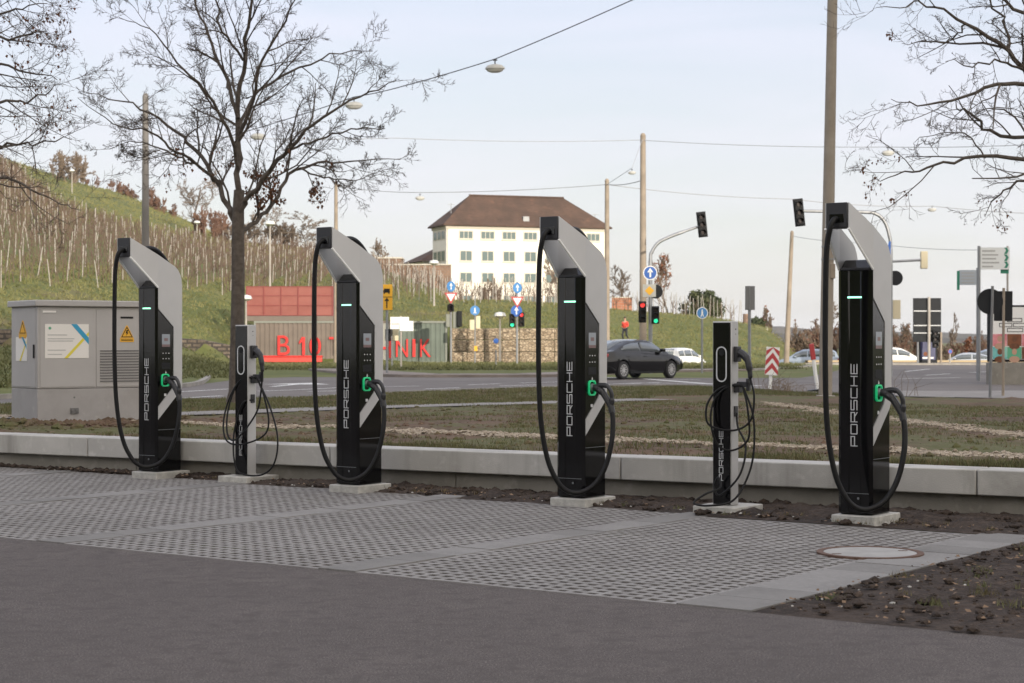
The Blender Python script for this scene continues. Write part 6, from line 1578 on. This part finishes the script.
L.new(tc.outputs['Generated'], mp.inputs['Vector'])
nz = N.new('ShaderNodeTexNoise'); nz.inputs['Scale'].default_value = 2.2; nz.inputs['Detail'].default_value = 8; nz.inputs['Roughness'].default_value = .55; nz.inputs['Distortion'].default_value = .6
L.new(mp.outputs['Vector'], nz.inputs['Vector'])
mr = N.new('ShaderNodeMapRange'); mr.inputs['From Min'].default_value = .30; mr.inputs['From Max'].default_value = .72; mr.inputs['To Min'].default_value = .62; mr.inputs['To Max'].default_value = 1.0
L.new(nz.outputs['Fac'], mr.inputs['Value'])
mx = N.new('ShaderNodeMix'); mx.data_type = 'RGBA'; mx.inputs[7].default_value = (7.3, 7.3, 7.5, 1)
vd = N.new('ShaderNodeVectorMath'); vd.operation = 'DOT_PRODUCT'; vd.inputs[1].default_value = tuple(sd_); L.new(tc.outputs['Generated'], vd.inputs[0])
m1 = N.new('ShaderNodeMapRange'); m1.inputs['From Min'].default_value = -.55; m1.inputs['From Max'].default_value = .9; m1.inputs['To Min'].default_value = .72; m1.inputs['To Max'].default_value = 1.6; L.new(vd.outputs['Value'], m1.inputs['Value'])
cc = N.new('ShaderNodeVectorMath'); cc.operation = 'SCALE'; 
m2 = N.new('ShaderNodeMapRange'); m2.inputs['From Min'].default_value = -.35; m2.inputs['From Max'].default_value = .8; L.new(vd.outputs['Value'], m2.inputs['Value'])
sx = N.new('ShaderNodeSeparateXYZ'); L.new(tc.outputs['Generated'], sx.inputs[0]); m3 = N.new('ShaderNodeMapRange'); m3.inputs['From Min'].default_value = .0; m3.inputs['From Max'].default_value = .22; L.new(sx.outputs['Z'], m3.inputs['Value'])
c0_ = N.new('ShaderNodeMix'); c0_.data_type = 'RGBA'; c0_.inputs[6].default_value = (7.9, 7.75, 7.65, 1); c0_.inputs[7].default_value = (7.05, 7.4, 8.9, 1); L.new(m3.outputs['Result'], c0_.inputs['Factor'])
c1_ = N.new('ShaderNodeMix'); c1_.data_type = 'RGBA'; c1_.inputs[7].default_value = (8.5, 7.8, 7.1, 1); L.new(m2.outputs['Result'], c1_.inputs['Factor']); L.new(c0_.outputs[2], c1_.inputs[6]); L.new(c1_.outputs[2], cc.inputs[0])
L.new(m1.outputs['Result'], cc.inputs['Scale']); L.new(cc.outputs['Vector'], mx.inputs[7])
L.new(mr.outputs['Result'], mx.inputs['Factor']); L.new(sky.outputs['Color'], mx.inputs[6]); L.new(mx.outputs[2], bg.inputs['Color'])
bg.inputs['Strength'].default_value = .10
S.view_settings.view_transform = 'Standard'; S.view_settings.look = 'None'; S.view_settings.gamma = 1; S.view_settings.exposure = .72
S.render.engine = 'CYCLES'; S.cycles.use_denoising = True; S.cycles.max_bounces = 8; S.cycles.diffuse_bounces = 3; S.cycles.glossy_bounces = 3; S.cycles.transparent_max_bounces = 6
